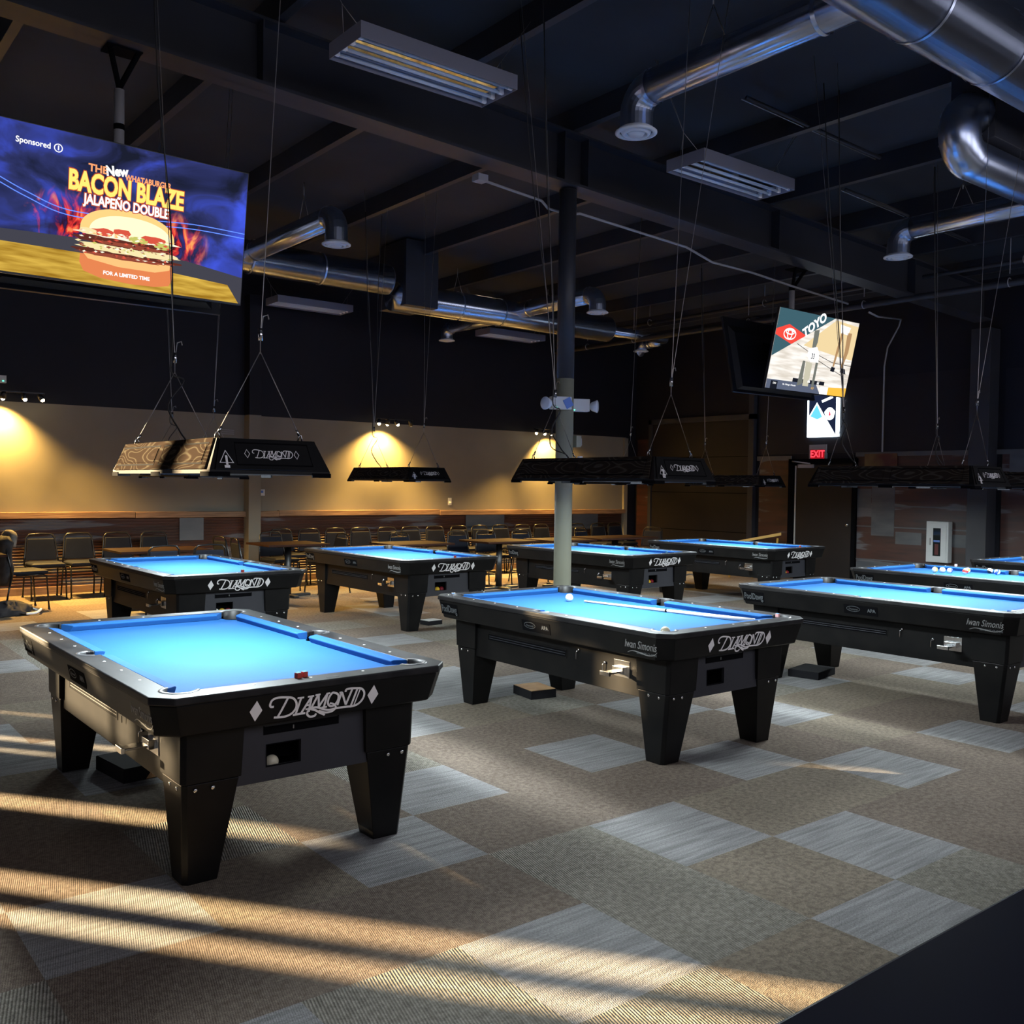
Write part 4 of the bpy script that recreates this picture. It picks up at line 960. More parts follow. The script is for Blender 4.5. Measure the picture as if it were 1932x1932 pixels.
    def F(pts, m, lift): mb.flat([P(*p) for p in pts], m, O, ux, uy, lift, 0.0004)
    def blob(cx_, cy_, rx, ry, m, lift, a0=0, a1=2*PI, n=26, wob=0.0, seed=1):
        rr_ = random.Random(seed); pts = []
        for k in range(n): a = a0+(a1-a0)*k/(n-1 if a1-a0 < 6.2 else n); w_ = 1+wob*rr_.uniform(-1, 1); pts.append((cx_+rx*math.cos(a)*w_, cy_-ry*math.sin(a)*w_))
        F(pts, m, lift)
    greyfl = E_('advert_floor_grey', (0.06, 0.06, 0.08), 1)
    F([(0.085, 0.72), (0.385, 0.70), (0.835, 0.74), (1.085, 0.80), (1.085, 1), (0.085, 1)], greyfl, 0.0011)
    # flames left and right with ragged tops
    def flame(x0, x1, yb, h, seed):
        rr_ = random.Random(seed); n_ = 14; top = []
        for k in range(n_+1):
            f = k/n_; env = math.sin(PI*f)**0.7; hh = h*env*(0.55+0.55*(k % 2)*rr_.uniform(0.7, 1.1)); top.append((x0+(x1-x0)*f, yb-hh-0.005))
        F(top+[(x1, yb+0.02), (x0, yb+0.02)], fire, 0.0013)
    F([(0.085, 0.80), (0.42, 0.80), (0.80, 0.845), (1.02, 0.87), (1.075, 1), (0.085, 1)], board, 0.0015)
    mb2 = mb; mb = MB()
    pic = mb2.build('backdrop_picture', s)
    # blue light streaks
    blue = E_('advert_streak', (0.12, 0.25, 1.0), 1.4)
    for k, dy in enumerate((0, 0.035)):
        q = smooth_pts([(*P(0.085, 0.37+dy), 0), (*P(0.2, 0.45+dy), 0), (*P(0.35, 0.52+dy), 0), (*P(0.6, 0.50+dy), 0), (*P(0.85, 0.46+dy), 0), (*P(1.085, 0.46+dy), 0)], 6)
        mb.ribbon([(a[0], a[1]) for a in q], 0.006, blue, 0.0004, O, ux, uy, lift=0.0014)
    mb.build('backdrop_picture', s)
    mb = MB()
    def F(pts, m, lift): mb.flat([P(*p) for p in pts], m, O, ux, uy, lift, 0.0004)
    bun = E_('advert_bun', (1.0, 0.52, 0.20), 1.15); bunhi = E_('advert_bun_light', (1.0, 0.86, 0.55), 1.25); bunmid = E_('advert_bun_mid', (1.0, 0.62, 0.22), 1.15); bund = E_('advert_bun_low', (0.95, 0.28, 0.10), 0.9)
    meat = E_('advert_meat', (0.13, 0.03, 0.02), 1); meat2 = E_('advert_meat_rim', (0.33, 0.07, 0.04), 1); cheese = E_('advert_cheese', (1.0, 0.85, 0.45), 1); bac = E_('advert_bacon', (0.75, 0.10, 0.06), 1); grn = E_('advert_pickle', (0.62, 0.62, 0.15), 1); crm = E_('advert_cream', (1, 0.95, 0.75), 1.1)
    CX = 0.585
    # lower bun
    F([(0.40, 0.80), (0.775, 0.80), (0.778, 0.88), (0.76, 0.945), (0.70, 0.965), (0.60, 0.97), (0.48, 0.955), (0.415, 0.92), (0.398, 0.86)], bund, 0.0020)
    F([(0.41, 0.79), (0.765, 0.79), (0.76, 0.83), (0.70, 0.86), (0.55, 0.86), (0.43, 0.83)], bun, 0.0024)
    blob(CX, 0.775, 0.205, 0.030, meat, 0.0028, wob=0.12, seed=2, n=34)
    blob(CX, 0.735, 0.200, 0.032, cheese, 0.0032, wob=0.14, seed=5, n=34)
    blob(CX, 0.79, 0.190, 0.014, meat2, 0.0034, wob=0.2, seed=12, n=34)
    blob(CX-0.01, 0.685, 0.200, 0.036, meat, 0.0036, wob=0.08, seed=7, n=34)
    blob(CX+0.02, 0.70, 0.16, 0.014, meat2, 0.0038, wob=0.2, seed=8, n=30)
    blob(CX, 0.640, 0.205, 0.028, crm, 0.0040, wob=0.16, seed=9, n=34)
    # top bun
    top = [(CX+0.190*math.cos(PI*k/24), 0.635-0.185*math.sin(PI*k/24)**0.8) for k in range(25)]
    F(top, bunmid, 0.0044)
    F([(CX+0.01+0.165*math.cos(PI*k/24), 0.640-0.145*math.sin(PI*k/24)**0.8) for k in range(25)], bunhi, 0.0046)
    top2 = [(CX+0.02+0.165*math.cos(PI*k/24), 0.640-0.10*math.sin(PI*k/24)) for k in range(25)]
    blob(CX-0.10, 0.630, 0.045, 0.026, bac, 0.0048, wob=0.2, seed=3, n=16); blob(CX-0.02, 0.615, 0.035, 0.03, bac, 0.0050, wob=0.25, seed=4, n=14); blob(CX+0.10, 0.63, 0.05, 0.03, bac, 0.0050, wob=0.2, seed=6, n=14)
    blob(CX+0.04, 0.65, 0.04, 0.026, grn, 0.0052, wob=0.05, n=18); blob(CX+0.14, 0.665, 0.035, 0.024, grn, 0.0052, wob=0.05, n=18); blob(CX-0.16, 0.64, 0.035, 0.022, cheese, 0.0052, wob=0.1, n=18)
    rs = random.Random(21)
    for k in range(170):
        band = rs.choice(((0.690, 0.020, (meat, meat2, bac, crm)), (0.735, 0.022, (crm, cheese, grn, meat2)), (0.780, 0.016, (meat, meat2, bac, crm)), (0.645, 0.018, (crm, cheese, bac, bun))))
        a = rs.uniform(-0.195, 0.195); yy = band[0]+rs.uniform(-1, 1)*band[1]; w1, h1 = rs.uniform(0.004, 0.013), rs.uniform(0.003, 0.009)
        F([(CX+a-w1, yy), (CX+a, yy-h1), (CX+a+w1, yy+rs.uniform(-0.003, 0.003)), (CX+a, yy+h1)], rs.choice(band[2]), 0.0054+0.000005*k)
    mb.build('burger_picture', s)
    gold = E_('advert_gold', (1.0, 0.72, 0.16), 1.3); orng = E_('advert_orange', (1.0, 0.38, 0.16), 1.1); redo = E_('advert_outline', (0.65, 0.10, 0.03), 0.9); wht = E_('advert_white', (1, 1, 1), 1.2)
    def T(txt, x, y, size, mt, sx=1.0, bold=0.0, lift=0.0055, rot=0.0):
        ax, ay = P(x, y); a = Vector((math.cos(rot), 0, math.sin(rot))); b = Vector((-math.sin(rot), 0, math.cos(rot)))
        text_part('screen_lettering', txt, size, mt, s, O+Vector((ax, -lift, ay)), a, b, sx=sx, bold=bold)
    T('THE', 0.455, 0.205, 0.066, orng, 1.0, 0.002); T('New', 0.528, 0.195, 0.085, wht, 0.85, 0.004, rot=0.15); T('WHATABURGER', 0.655, 0.222, 0.052, orng, 0.80, 0.002)
    T('BACON BLAZE', 0.575, 0.315, 0.172, redo, 0.66, 0.013, 0.0050); T('BACON BLAZE', 0.575, 0.315, 0.172, gold, 0.66, 0.007, 0.0062)
    T('JALAPEÑO DOUBLE', 0.575, 0.425, 0.088, redo, 0.72, 0.009, 0.0064); T('JALAPEÑO DOUBLE', 0.575, 0.425, 0.088, wht, 0.72, 0.003, 0.0076)
    T('FOR A LIMITED TIME', 0.585, 0.915, 0.034, wht, 1.0, 0.001)
    T('Sponsored', 0.215, 0.12, 0.05, wht, 0.95, 0.001); T('i', 0.305, 0.12, 0.04, wht, 1.0, 0.002)
    mb = MB(); px, py = P(0.305, 0.12); mb.ribbon([(px+0.024*math.cos(2*PI*k/16), py+0.024*math.sin(2*PI*k/16)) for k in range(16)], 0.006, wht, 0.0004, O, ux, uy, lift=0.002, closed=True); mb.build('info_icon', s)
    return s
def court_screen(tv, W, H):
    O = Vector((0, -0.022, 0)); ux = Vector((1, 0, 0)); uy = Vector((0, 0, 1))
    K = 0.85
    def E_(name, c, k=1.0): return emat(name, c, k*K)
    floor_ = emat('broadcast_court', (1, 1, 1), K)
    nn = floor_.node_tree.nodes; ll = floor_.node_tree.links; ee = [x for x in nn if x.type == 'EMISSION'][0]
    tc = nn.new('ShaderNodeTexCoord'); mp = nn.new('ShaderNodeMapping'); mp.inputs['Scale'].default_value = (1, 1, 9); mp.inputs['Rotation'].default_value = (0, -0.12, 0); ll.new(tc.outputs['Object'], mp.inputs[0])
    z = nn.new('ShaderNodeTexNoise'); z.inputs['Scale'].default_value = 2.5; ll.new(mp.outputs[0], z.inputs['Vector'])
    r = nn.new('ShaderNodeValToRGB'); q = r.color_ramp.elements; q[0].position = 0.35; q[0].color = (0.66, 0.60, 0.52, 1); q[1].position = 0.62; q[1].color = (0.95, 0.90, 0.84, 1)
    ll.new(z.outputs['Fac'], r.inputs[0]); ll.new(r.outputs[0], ee.inputs[0])
    mb = MB(); mb.flat([(-W/2, -H/2), (W/2, -H/2), (W/2, H/2), (-W/2, H/2)], floor_, O, ux, uy, 0, 0.001); s = mb.build('screen', tv)
    def P(x, y): return ((x-0.5)*W, (0.5-y)*H)
    mb = MB()
    def F(pts, m, lift): mb.flat([P(*p) for p in pts], m, O, ux, uy, lift, 0.0004)
    teal = E_('broadcast_apron', (0.045, 0.11, 0.14)); tanc = E_('broadcast_key', (0.80, 0.62, 0.34)); red = E_('broadcast_red', (0.85, 0.07, 0.05)); wh = E_('broadcast_white', (1, 1, 1), 1.2); dk = E_('broadcast_dark', (0.01, 0.012, 0.02)); bar = E_('broadcast_bar', (0.10, 0.12, 0.18)); sk = E_('broadcast_skin', (0.42, 0.25, 0.12)); yel = E_('broadcast_yellow', (0.9, 0.5, 0.06)); gry = E_('broadcast_grey', (0.16, 0.17, 0.15))
    F([(0.35, 0.41), (0.70, 0.02), (1, 0.05), (1, 0.50), (0.86, 0.49), (0.55, 0.44)], tanc, 0.0011)
    F([(0, 0), (0.68, 0), (0.0, 0.60)], teal, 0.0013)
    mb.build('court_picture', s); mb = MB()
    F([(0.0, 0.26), (0.14, 0.18), (0.36, 0.285), (0.20, 0.42), (0.0, 0.33)], red, 0.0018)
    mb.build('red_banner', s); mb = MB()
    cx_, cy_ = P(0.165, 0.300)
    for rx, ry in ((0.115, 0.062), (0.042, 0.056), (0.078, 0.024)):
        oy = 0 if rx != 0.078 else 0.022
        mb.ribbon([(cx_+rx*math.cos(2*PI*k/24), cy_+oy+ry*math.sin(2*PI*k/24)) for k in range(24)], 0.014, wh, 0.0004, O, ux, uy, lift=0.0022+0.0001*rx, closed=True)
    mb.build('oval_emblem', s); mb = MB()
    # court lines
    for pts in ([(0.27, 0.40), (0.45, 0.49)], [(0.55, 0.50), (0.75, 0.57), (1.0, 0.58)], [(0.52, 0.55), (0.76, 0.66), (0.92, 0.73)]):
        mb.ribbon([P(*p) for p in pts], 0.007, dk, 0.0004, O, ux, uy, lift=0.0016)
    mb.build('court_lines', s); mb = MB()
    # front player: head, jersey, arms, shorts
    F([(0.42, 0.44), (0.52, 0.40), (0.56, 0.48), (0.57, 0.60), (0.47, 0.60), (0.42, 0.54)], wh, 0.0026)
    F([(0.45, 0.20), (0.51, 0.18), (0.515, 0.34), (0.50, 0.43), (0.46, 0.42)], gry, 0.0024)
    F([(0.38, 0.60), (0.41, 0.60), (0.42, 0.90), (0.36, 0.93)], gry, 0.0024); F([(0.42, 0.60), (0.50, 0.62), (0.50, 0.92), (0.43, 0.92)], E_('broadcast_shorts', (0.55, 0.52, 0.40)), 0.0024); F([(0.54, 0.58), (0.57, 0.58), (0.57, 0.92), (0.54, 0.92)], gry, 0.0024)
    mb.build('player_picture', s); mb = MB()
    F([(0.76, 0.06), (0.90, 0.08), (0.88, 0.18), (0.78, 0.17)], wh, 0.0024); F([(0.79, 0.16), (0.82, 0.16), (0.80, 0.40), (0.78, 0.62), (0.76, 0.62), (0.77, 0.40)], sk, 0.0024); F([(0.87, 0.15), (0.93, 0.15), (0.93, 0.40), (0.89, 0.62), (0.87, 0.62), (0.88, 0.40)], sk, 0.0024); F([(0.75, 0.62), (0.80, 0.63), (0.79, 0.69), (0.74, 0.68)], dk, 0.0024); F([(0.87, 0.62), (0.93, 0.63), (0.95, 0.70), (0.87, 0.68)], dk, 0.0024)
    mb.build('player_picture', s); mb = MB()
    F([(0.0, 0.885), (0.60, 0.885), (0.66, 0.99), (0.66, 1), (0, 1)], bar, 0.0018); F([(0.30, 0.835), (0.70, 0.835), (0.70, 0.885), (0.30, 0.885)], dk, 0.0020); F([(0.05, 0.90), (0.13, 0.90), (0.13, 1.0), (0.05, 1.0)], dk, 0.0020); F([(0.66, 0.90), (0.78, 0.90), (0.78, 1), (0.66, 1)], wh, 0.0021); F([(0.76, 0.90), (1, 0.88), (1, 1), (0.76, 1)], yel, 0.0022)
    mb.build('score_bar', s)
    def T(txt, x, y, size, mt, sx=1.0, bold=0.0, rot=0.0, lift=0.003):
        ax, ay = P(x, y); a = Vector((math.cos(rot), 0, math.sin(rot))); b = Vector((-math.sin(rot), 0, math.cos(rot)))
        text_part('screen_lettering', txt, size, mt, s, O+Vector((ax, -lift, ay)), a, b, sx=sx, bold=bold)
    T('TOYO', 0.44, 0.135, 0.15, wh, 1.1, 0.006, rot=0.58)
    T('66', 0.50, 0.855, 0.05, wh, 1, 0.001); T('61', 0.62, 0.862, 0.05, wh, 1, 0.001); T('9:37', 0.56, 0.94, 0.035, yel, 1.0, 0.0); T('DEN', 0.095, 0.93, 0.03, wh, 1.0); T('No. Chicago v Phoenix', 0.27, 0.93, 0.028, wh, 1.0)
    T('33', 0.49, 0.53, 0.09, dk, 0.8, 0.002)
    return s
def television(loc, rz, tilt, label, screen):
    tv = empty('television', loc, rz, label, 'television'); tv.rotation_euler = (tilt, 0, rz)
    W, H = 1.65, 0.928
    mb = MB(); mb.box(-W/2-0.008, W/2+0.008, -0.020, 0.012, -H/2-0.014, H/2+0.008, M['tvbody']); mb.build('bezel', tv, bevel=0.003)
    mb = MB(); mb.loft([[(-W/2+0.06, 0.012, -H/2+0.02), (W/2-0.06, 0.012, -H/2+0.02), (W/2-0.06, 0.012, H/2-0.1), (-W/2+0.06, 0.012, H/2-0.1)], [(-W/2+0.12, 0.06, -H/2+0.05), (W/2-0.12, 0.06, -H/2+0.05), (W/2-0.12, 0.06, H/2-0.2), (-W/2+0.12, 0.06, H/2-0.2)]], M['tvbody']); mb.build('back_shell', tv)
    if screen: screen(tv, W, H)
    else:
        mb = MB(); mb.flat([(-W/2, -H/2), (W/2, -H/2), (W/2, H/2), (-W/2, H/2)], emat('far_side_screen', (0.12, 0.2, 0.45), 0.6), Vector((0, -0.021, 0)), Vector((1, 0, 0)), Vector((0, 0, 1)), 0, 0.0008); mb.build('screen', tv)
    return tv
television((0.205, 2.08, 3.375), 0.03, 0.136, 'large television at upper left showing a burger advert', burger_screen)
television((8.30, 2.216, 3.24), 0.01, 0.205, 'television at right hanging near the exit, showing a basketball game', court_screen)
television((0.235, 2.70, 3.37), PI, 0.136, 'dark back television mounted behind the burger advert one, its bottom edge showing', None)
television((8.30, 2.84, 3.23), PI, 0.205, 'dark back television mounted behind the basketball one', None)
for (x, my, lab) in ((0.235, 2.39, 'ceiling pole mount with silver sleeve holding the upper left televisions'), (8.30, 2.53, 'ceiling pole mount holding the televisions by the exit')):
    mt = empty('tv_mount', (x, my, 3.4), 0, lab, 'tv mount')
    zt = 4.60-0.036*x-3.4
    mb = MB(); mb.tube([(0, 0, 0), (0, 0, zt-0.25)], 0.035, M['greymetal'], 16); mb.tube([(0, 0, 0.66), (0, 0, 0.70)], 0.037, M['dark'], 16); mb.build('pole', mt)
    mb = MB(); mb.tube([(-0.1, -0.12, zt), (0, 0, zt-0.24)], 0.02, M['dark'], 8); mb.tube([(0.1, -0.12, zt), (0, 0, zt-0.24)], 0.02, M['dark'], 8); mb.box(-0.12, 0.12, -0.14, 0.02, zt-0.012, zt, M['dark']); mb.build('beam_clamp', mt)
    mb = MB(); mb.box(-0.3, 0.3, -0.20, -0.17, -0.2, 0.0, M['dark']); mb.box(-0.3, 0.3, 0.17, 0.20, -0.2, 0.0, M['dark']); mb.box(-0.05, 0.05, -0.26, 0.26, -0.12, -0.05, M['dark']); mb.build('bracket', mt)

# ------------------------------------------------------------------ right wall items
es = empty('exit_sign', (XR-0.03, 5.25, 2.24), 0, 'red lit EXIT sign above the dark door', 'exit sign')
mb = MB(); mb.box(-0.02, 0.03, -0.17, 0.17, -0.11, 0.15, M['greymetal']); mb.build('housing', es)
mb = MB(); mb.box(-0.024, -0.02, -0.14, 0.14, -0.10, 0.06, emat('exit_backlight', (0.25, 0.005, 0.01), 1.0)); mb.build('sign_face', es)
text_part('exit_lettering', 'EXIT', 0.17, emat('exit_red', (1, 0.04, 0.06), 1.6), es, (-0.028, 0, -0.02), (0, -1, 0), (0, 0, 1), sx=0.82, bold=0.004)
ls = empty('lit_sign', (XR-0.05, 5.15, 2.89), 0, 'glowing white and blue beer-style light box under the right television', 'light box')
mb = MB(); mb.box(-0.03, 0.05, -0.31, 0.31, -0.37, 0.36, emat('lightbox_rim', (0.75, 0.9, 1.0), 3.0)); mb.build('housing', ls, bevel=0.01)
_u, _v, _O = Vector((0, -1, 0)), Vector((0, 0, 1)), Vector((-0.031, 0, 0))
mb = MB(); mb.flat([(-0.27, -0.2), (0.27, -0.33), (0.27, 0.36), (-0.27, 0.36)], emat('lightbox_dark', (0.01, 0.015, 0.04), 1.0), _O, _u, _v, 0, 0.001); mb.build('sign_face', ls)
wl = emat('lightbox_white', (0.85, 0.95, 1.0), 2.6)
mb = MB(); mb.flat([(-0.27, -0.34), (0.27, -0.34), (-0.11, 0.24), (-0.27, 0.0)], wl, _O, _u, _v, 0.001, 0.001); mb.flat([(-0.02, 0.27), (0.2, 0.34), (0.21, 0.30), (0.0, 0.23)], wl, _O, _u, _v, 0.001, 0.001); mb.build('mountain_shape', ls)
mb = MB(); mb.flat([(-0.24, 0.0), (-0.11, 0.20), (0.0, -0.02), (-0.1, -0.06)], emat('lightbox_blue', (0.1, 0.45, 0.9), 1.3), _O, _u, _v, 0.0022, 0.001); mb.build('blue_peak', ls)
mb = MB(); mb.flat([(0.15+0.1*math.cos(a)*(1+0.1*math.sin(5*a)), 0.03+0.11*math.sin(a)) for a in [2*PI*k/18 for k in range(18)]], wl, _O, _u, _v, 0.003, 0.001); mb.flat([(0.13, -0.01), (0.17, 0.0), (0.16, 0.09), (0.14, 0.05)], emat('lightbox_red', (0.7, 0.02, 0.05), 1.2), _O, _u, _v, 0.0045, 0.001); mb.build('round_patch', ls)
# extinguisher cabinet
ec = empty('extinguisher_cabinet', (XR-0.03, 2.98, 0.795), 0, 'tall white wall cabinet with narrow window holding an extinguisher', 'cabinet')
mb = MB(); mb.box(-0.12, 0.03, -0.18, 0.18, -0.32, 0.325, M['plastic']); mb.build('cabinet_body', ec, bevel=0.006)
mb = MB(); mb.box(-0.128, -0.12, -0.15, 0.15, -0.29, 0.295, M['plastic']); dr = mb.build('cabinet_door', ec, bevel=0.003)
mb = MB(); mb.box(-0.131, -0.127, -0.062, 0.062, -0.22, 0.22, M['glass']); mb.build('window_pane', dr)
mb = MB(); mb.box(-0.135, -0.131, -0.03, 0.03, -0.20, -0.03, M['extred']); mb.box(-0.135, -0.131, -0.05, 0.05, 0.0, 0.03, M['tag']); mb.build('window_label', dr)
mb = MB(); mb.box(-0.14, -0.128, 0.10, 0.115, -0.05, 0.06, M['greymetal']); mb.build('handle', dr)
# picture above the wainscot
mb = MB(); mb.box(XR-0.07, XR-0.05, 3.74, 4.32, 1.98, 2.21, noisy('wall_art', (0.16, 0.10, 0.03), (0.08, 0.015, 0.01), 2.5, 0.6)); tag(mb.build('wall_picture'), 'wide yellow and red picture on the right wall behind the lamp', 'picture')
# small wall spotlight speck
# conduit dropping on right wall
mb = MB(); P0 = [(9.9, 2.45, 3.97), (11.2, 3.1, 4.15), (12.85, 3.68, 4.38), (12.93, 3.76, 4.28), (12.93, 3.95, 3.96), (12.93, 4.0, 3.66), (12.93, 4.0, 2.24)]
mb.tube(P0, 0.014, M['greymetal'], 8); tag(mb.build('wall_conduit'), 'thin conduit bending down the right wall behind the lit sign', 'conduit')
mb = MB(); mb.tube([(3.45, 2.42, 4.38), (4.15, 2.42, 4.33), (4.25, 2.44, 4.28), (4.5, 2.44, 4.27), (4.65, 2.42, 4.30), (6.2, 2.40, 4.22), (6.7, 2.45, 4.14), (7.4, 2.45, 4.13), (8.2, 2.45, 4.08), (9.4, 2.45, 4.02)], 0.013, M['greymetal'], 8)
mb.box(3.36, 3.47, 2.37, 2.47, 4.36, 4.42, M['greymetal']); tag(mb.build('ceiling_conduit'), 'pale electrical conduit running along the ceiling beam past the column', 'conduit')
# sprinkler pipes with hangers
for (x, z, y0, y1, lab) in ((10.5, 4.2, -4, 9.5, 'long dark sprinkler pipe crossing beneath the ceiling at right'), (10.9, 4.55, -4, 9.5, 'upper dark sprinkler pipe behind the lower one')):
    p = empty('sprinkler_pipe', (x, 0, z), 0, lab, 'pipe', 'sprinkler pipes')
    mb = MB(); mb.tube([(0, y0, 0), (0, y1, 0)], 0.045 if z < 4.4 else 0.03, M['steelblack'], 12); mb.build('pipe_run', p)
    for y in (0.9, 2.9, 4.9, 7.4, 8.6):
        mb = MB(); mb.tube([(0, y, roofz(x)-z-0.02), (0, y, 0.12)] , 0.006, M['greymetal'], 5); mb.tube([(0.055*math.cos(a), y, 0.055*math.sin(a)+0.01) for a in [PI/2+2*PI*k/12 for k in range(13)]], 0.006, M['greymetal'], 5); mb.build('pipe_hanger', p)
# thin roof brace rods
for k, (a, b) in enumerate((((1.9, -0.9, 5.05), (3.9, -0.9, 4.98)), ((4.9, 0.6, 4.95), (7.0, 0.6, 4.9)), ((7.5, 1.3, 4.85), (10.5, 1.3, 4.75)))):
    mb = MB(); mb.tube([a, b], 0.018, M['steelblack'], 6); mb.tube([(a[0], a[1]+0.05, a[2]), (b[0], b[1]+0.05, b[2])], 0.006, M['steel'], 5)
    tag(mb.build('ceiling_rod'), 'thin dark rod under the roof, %s' % ['beside the nearest light fixture', 'above the middle right light fixture', 'near the right branch duct'][k], 'rod')

# ------------------------------------------------------------------ emergency lights and boxes on the column
def emergency(loc, rz, label, tagged):
    e = empty('emergency_light', loc, rz, label, 'emergency light', 'emergency lights on the column')
    mb = MB(); mb.box(-0.10, 0.10, -0.045, 0.045, -0.06, 0.06, M['plastic']); mb.build('housing', e, bevel=0.006)
    sides = (-1,) if tagged else (1,)
    for s in sides:
        mb = MB(); mb.X = Matrix.Translation((s*0.145, -0.03, -0.01)) @ Matrix.Rotation(s*1.1, 4, 'Z') @ Matrix.Rotation(PI/2, 4, 'X')
        mb.lathe([(0.02, -0.05), (0.045, -0.02), (0.062, 0.03), (0.055, 0.036), (0.001, 0.040)], M['lens'], seg=20); mb.build('lamp_head', e)
    mb = MB(); mb.box(-0.06, -0.05, -0.05, -0.044, -0.052, -0.045, M['led']); mb.build('status_led', e)
    if tagged:
        mb = MB(); mb.X = Matrix.Translation((0.06, -0.048, 0)) @ Matrix.Rotation(PI/2, 4, 'X') @ Matrix.Rotation(0.5, 4, 'Z')
        mb.box(-0.04, 0.04, -0.045, 0.045, 0, 0.002, M['tag']); mb.build('hanging_tag', e)
emergency((4.215, 2.175, 2.385), -0.35, 'white emergency light on the left of the column with a blue tag', True)
emergency((4.51, 2.24, 2.385), -0.5, 'white emergency light on the right of the column', False)
mb = MB(); mb.box(-0.03, 0.03, -0.03, 0.03, -0.055, 0.055, M['colgreen']); mb.box(0.03, 0.045, -0.025, 0.025, -0.04, 0.03, M['greymetal']); tag(mb.build('junction_box', loc=(4.452, 2.2, 2.03)), 'small grey electrical box on the right side of the column', 'electrical box')
mb = MB(); mb.box(-0.02, 0.02, -0.015, 0.015, -0.05, 0.05, M['plastic']); tag(mb.build('white_sensor', loc=(4.50, 2.2, 1.84)), 'small white device low on the right side of the column', 'sensor')
# thermostat, outlet, vent, camera on the back wall
th = empty('thermostat', (4.56, YB-0.02, 1.43), 0, 'white thermostat on the tan wall beside the wall column', 'thermostat')
mb = MB(); mb.box(-0.05, 0.05, -0.01, 0.015, -0.05, 0.05, M['plastic']); mb.build('case', th, bevel=0.003)
mb = MB(); mb.box(-0.022, 0.022, -0.012, -0.01, -0.008, 0.03, M['tag']); mb.build('display', th)
so = empty('wall_outlet', (8.2, YB-0.005, 1.29), 0, 'white wall outlet on the tan wall above the wood ledge', 'outlet')
mb = MB(); mb.box(-0.04, 0.04, -0.006, 0.0, -0.065, 0.065, M['plastic']); mb.build('cover_plate', so, bevel=0.002)
mb = MB(); mb.box(-0.015, 0.015, -0.045, -0.006, -0.03, 0.0, M['white']); mb.build('plug', so)
wv_ = empty('wall_vent', (4.0, YB-0.005, 2.36), 0, 'small slatted vent high on the tan wall behind lamp number 1', 'vent')
mb = MB(); mb.box(-0.12, 0.12, -0.008, 0.0, -0.06, 0.06, M['tan']); mb.build('vent_plate', wv_)
for z in (-0.03, 0.0, 0.03):
    mb = MB(); mb.box(-0.10, 0.10, -0.016, -0.008, z, z+0.012, M['greymetal']); mb.build('slat', wv_)

# ------------------------------------------------------------------ wall spot lights
def track(x, y, z, heads, label, power):
    tr = empty('wall_spotlight_bar', (x, y, z), 0, label, 'spotlight', 'warm spotlights on the back wall')
    mb = MB(); mb.box(min(h[0] for h in heads)-0.05, max(h[0] for h in heads)+0.05, -0.02, 0.02, 0.08, 0.10, M['iron']); mb.tube([((heads[0][0]+heads[-1][0])/2, 0, 0.1), ((heads[0][0]+heads[-1][0])/2, YB-y, 0.1)], 0.015, M['iron'], 6); mb.build('bar', tr)
    for (dx, tx2, ty2, lit) in heads:
        d = Vector((tx2, ty2, -1)).normalized(); c = Vector((dx, 0, 0.04))
        mb = MB(); mb.tube([c, c+Vector((0, 0, 0.045))], 0.006, M['iron'], 5); mb.tube([c-d*0.05, c-d*0.03, c+d*0.045], [0.02, 0.032, 0.038], M['iron'], 12); hd = mb.build('spot_head', tr)
        mb = MB(); mb.sphere(tuple(c+d*0.048), 0.026, M['bulb'] if lit else M['lens'], 12, 6); mb.build('bulb', hd)
        if lit:
            l = bpy.data.lights.new('spot_beam', 'SPOT'); l.energy = power*lit*(4.6 if ty2 < 0 else 1.15); l.color = (1.0, 0.57, 0.14); l.spot_size = math.radians(84 if ty2 < 0 else 125); l.spot_blend = 0.8; l.shadow_soft_size = 0.03
            o = bpy.data.objects.new('spot_beam', l); COL.objects.link(o); o.parent = tr; o.location = c+d*0.09
            o.rotation_euler = d.to_track_quat('-Z', 'Y').to_euler()
WSP = 330
track(1.05, YB-0.30, 2.66, [(-0.23, -0.1, 0.35, 1.0), (0.02, 0.1, -0.42, 0.6), (0.22, 0.5, -0.42, 0.5)], 'bar of warm spotlights on the back wall at the left edge', WSP)
track(6.75, YB-0.30, 2.61, [(-0.22, -0.3, -0.42, 0.6), (-0.05, 0.0, 0.3, 1.0), (0.12, 0.4, -0.42, 0.6), (0.40, 0.6, 0.3, 0)], 'bar of warm spotlights on the back wall, middle one', WSP)
track(10.2, YB-0.30, 2.60, [(-0.20, -0.5, -0.42, 0.6), (-0.02, 0.2, -0.42, 0.5), (0.16, 0.3, 0.35, 0.8)], 'bar of warm spotlights on the back wall, just left of the column', WSP)
mb = MB(); mb.box(-0.04, 0.04, -0.06, 0.0, -0.05, 0.05, M['plastic']); mb.box(-0.01, 0.01, -0.064, -0.06, -0.03, -0.02, M['led']); tag(mb.build('wall_sensor', loc=(0.86, YB-0.001, 2.93)), 'small white sensor with green light high at the left edge', 'sensor')

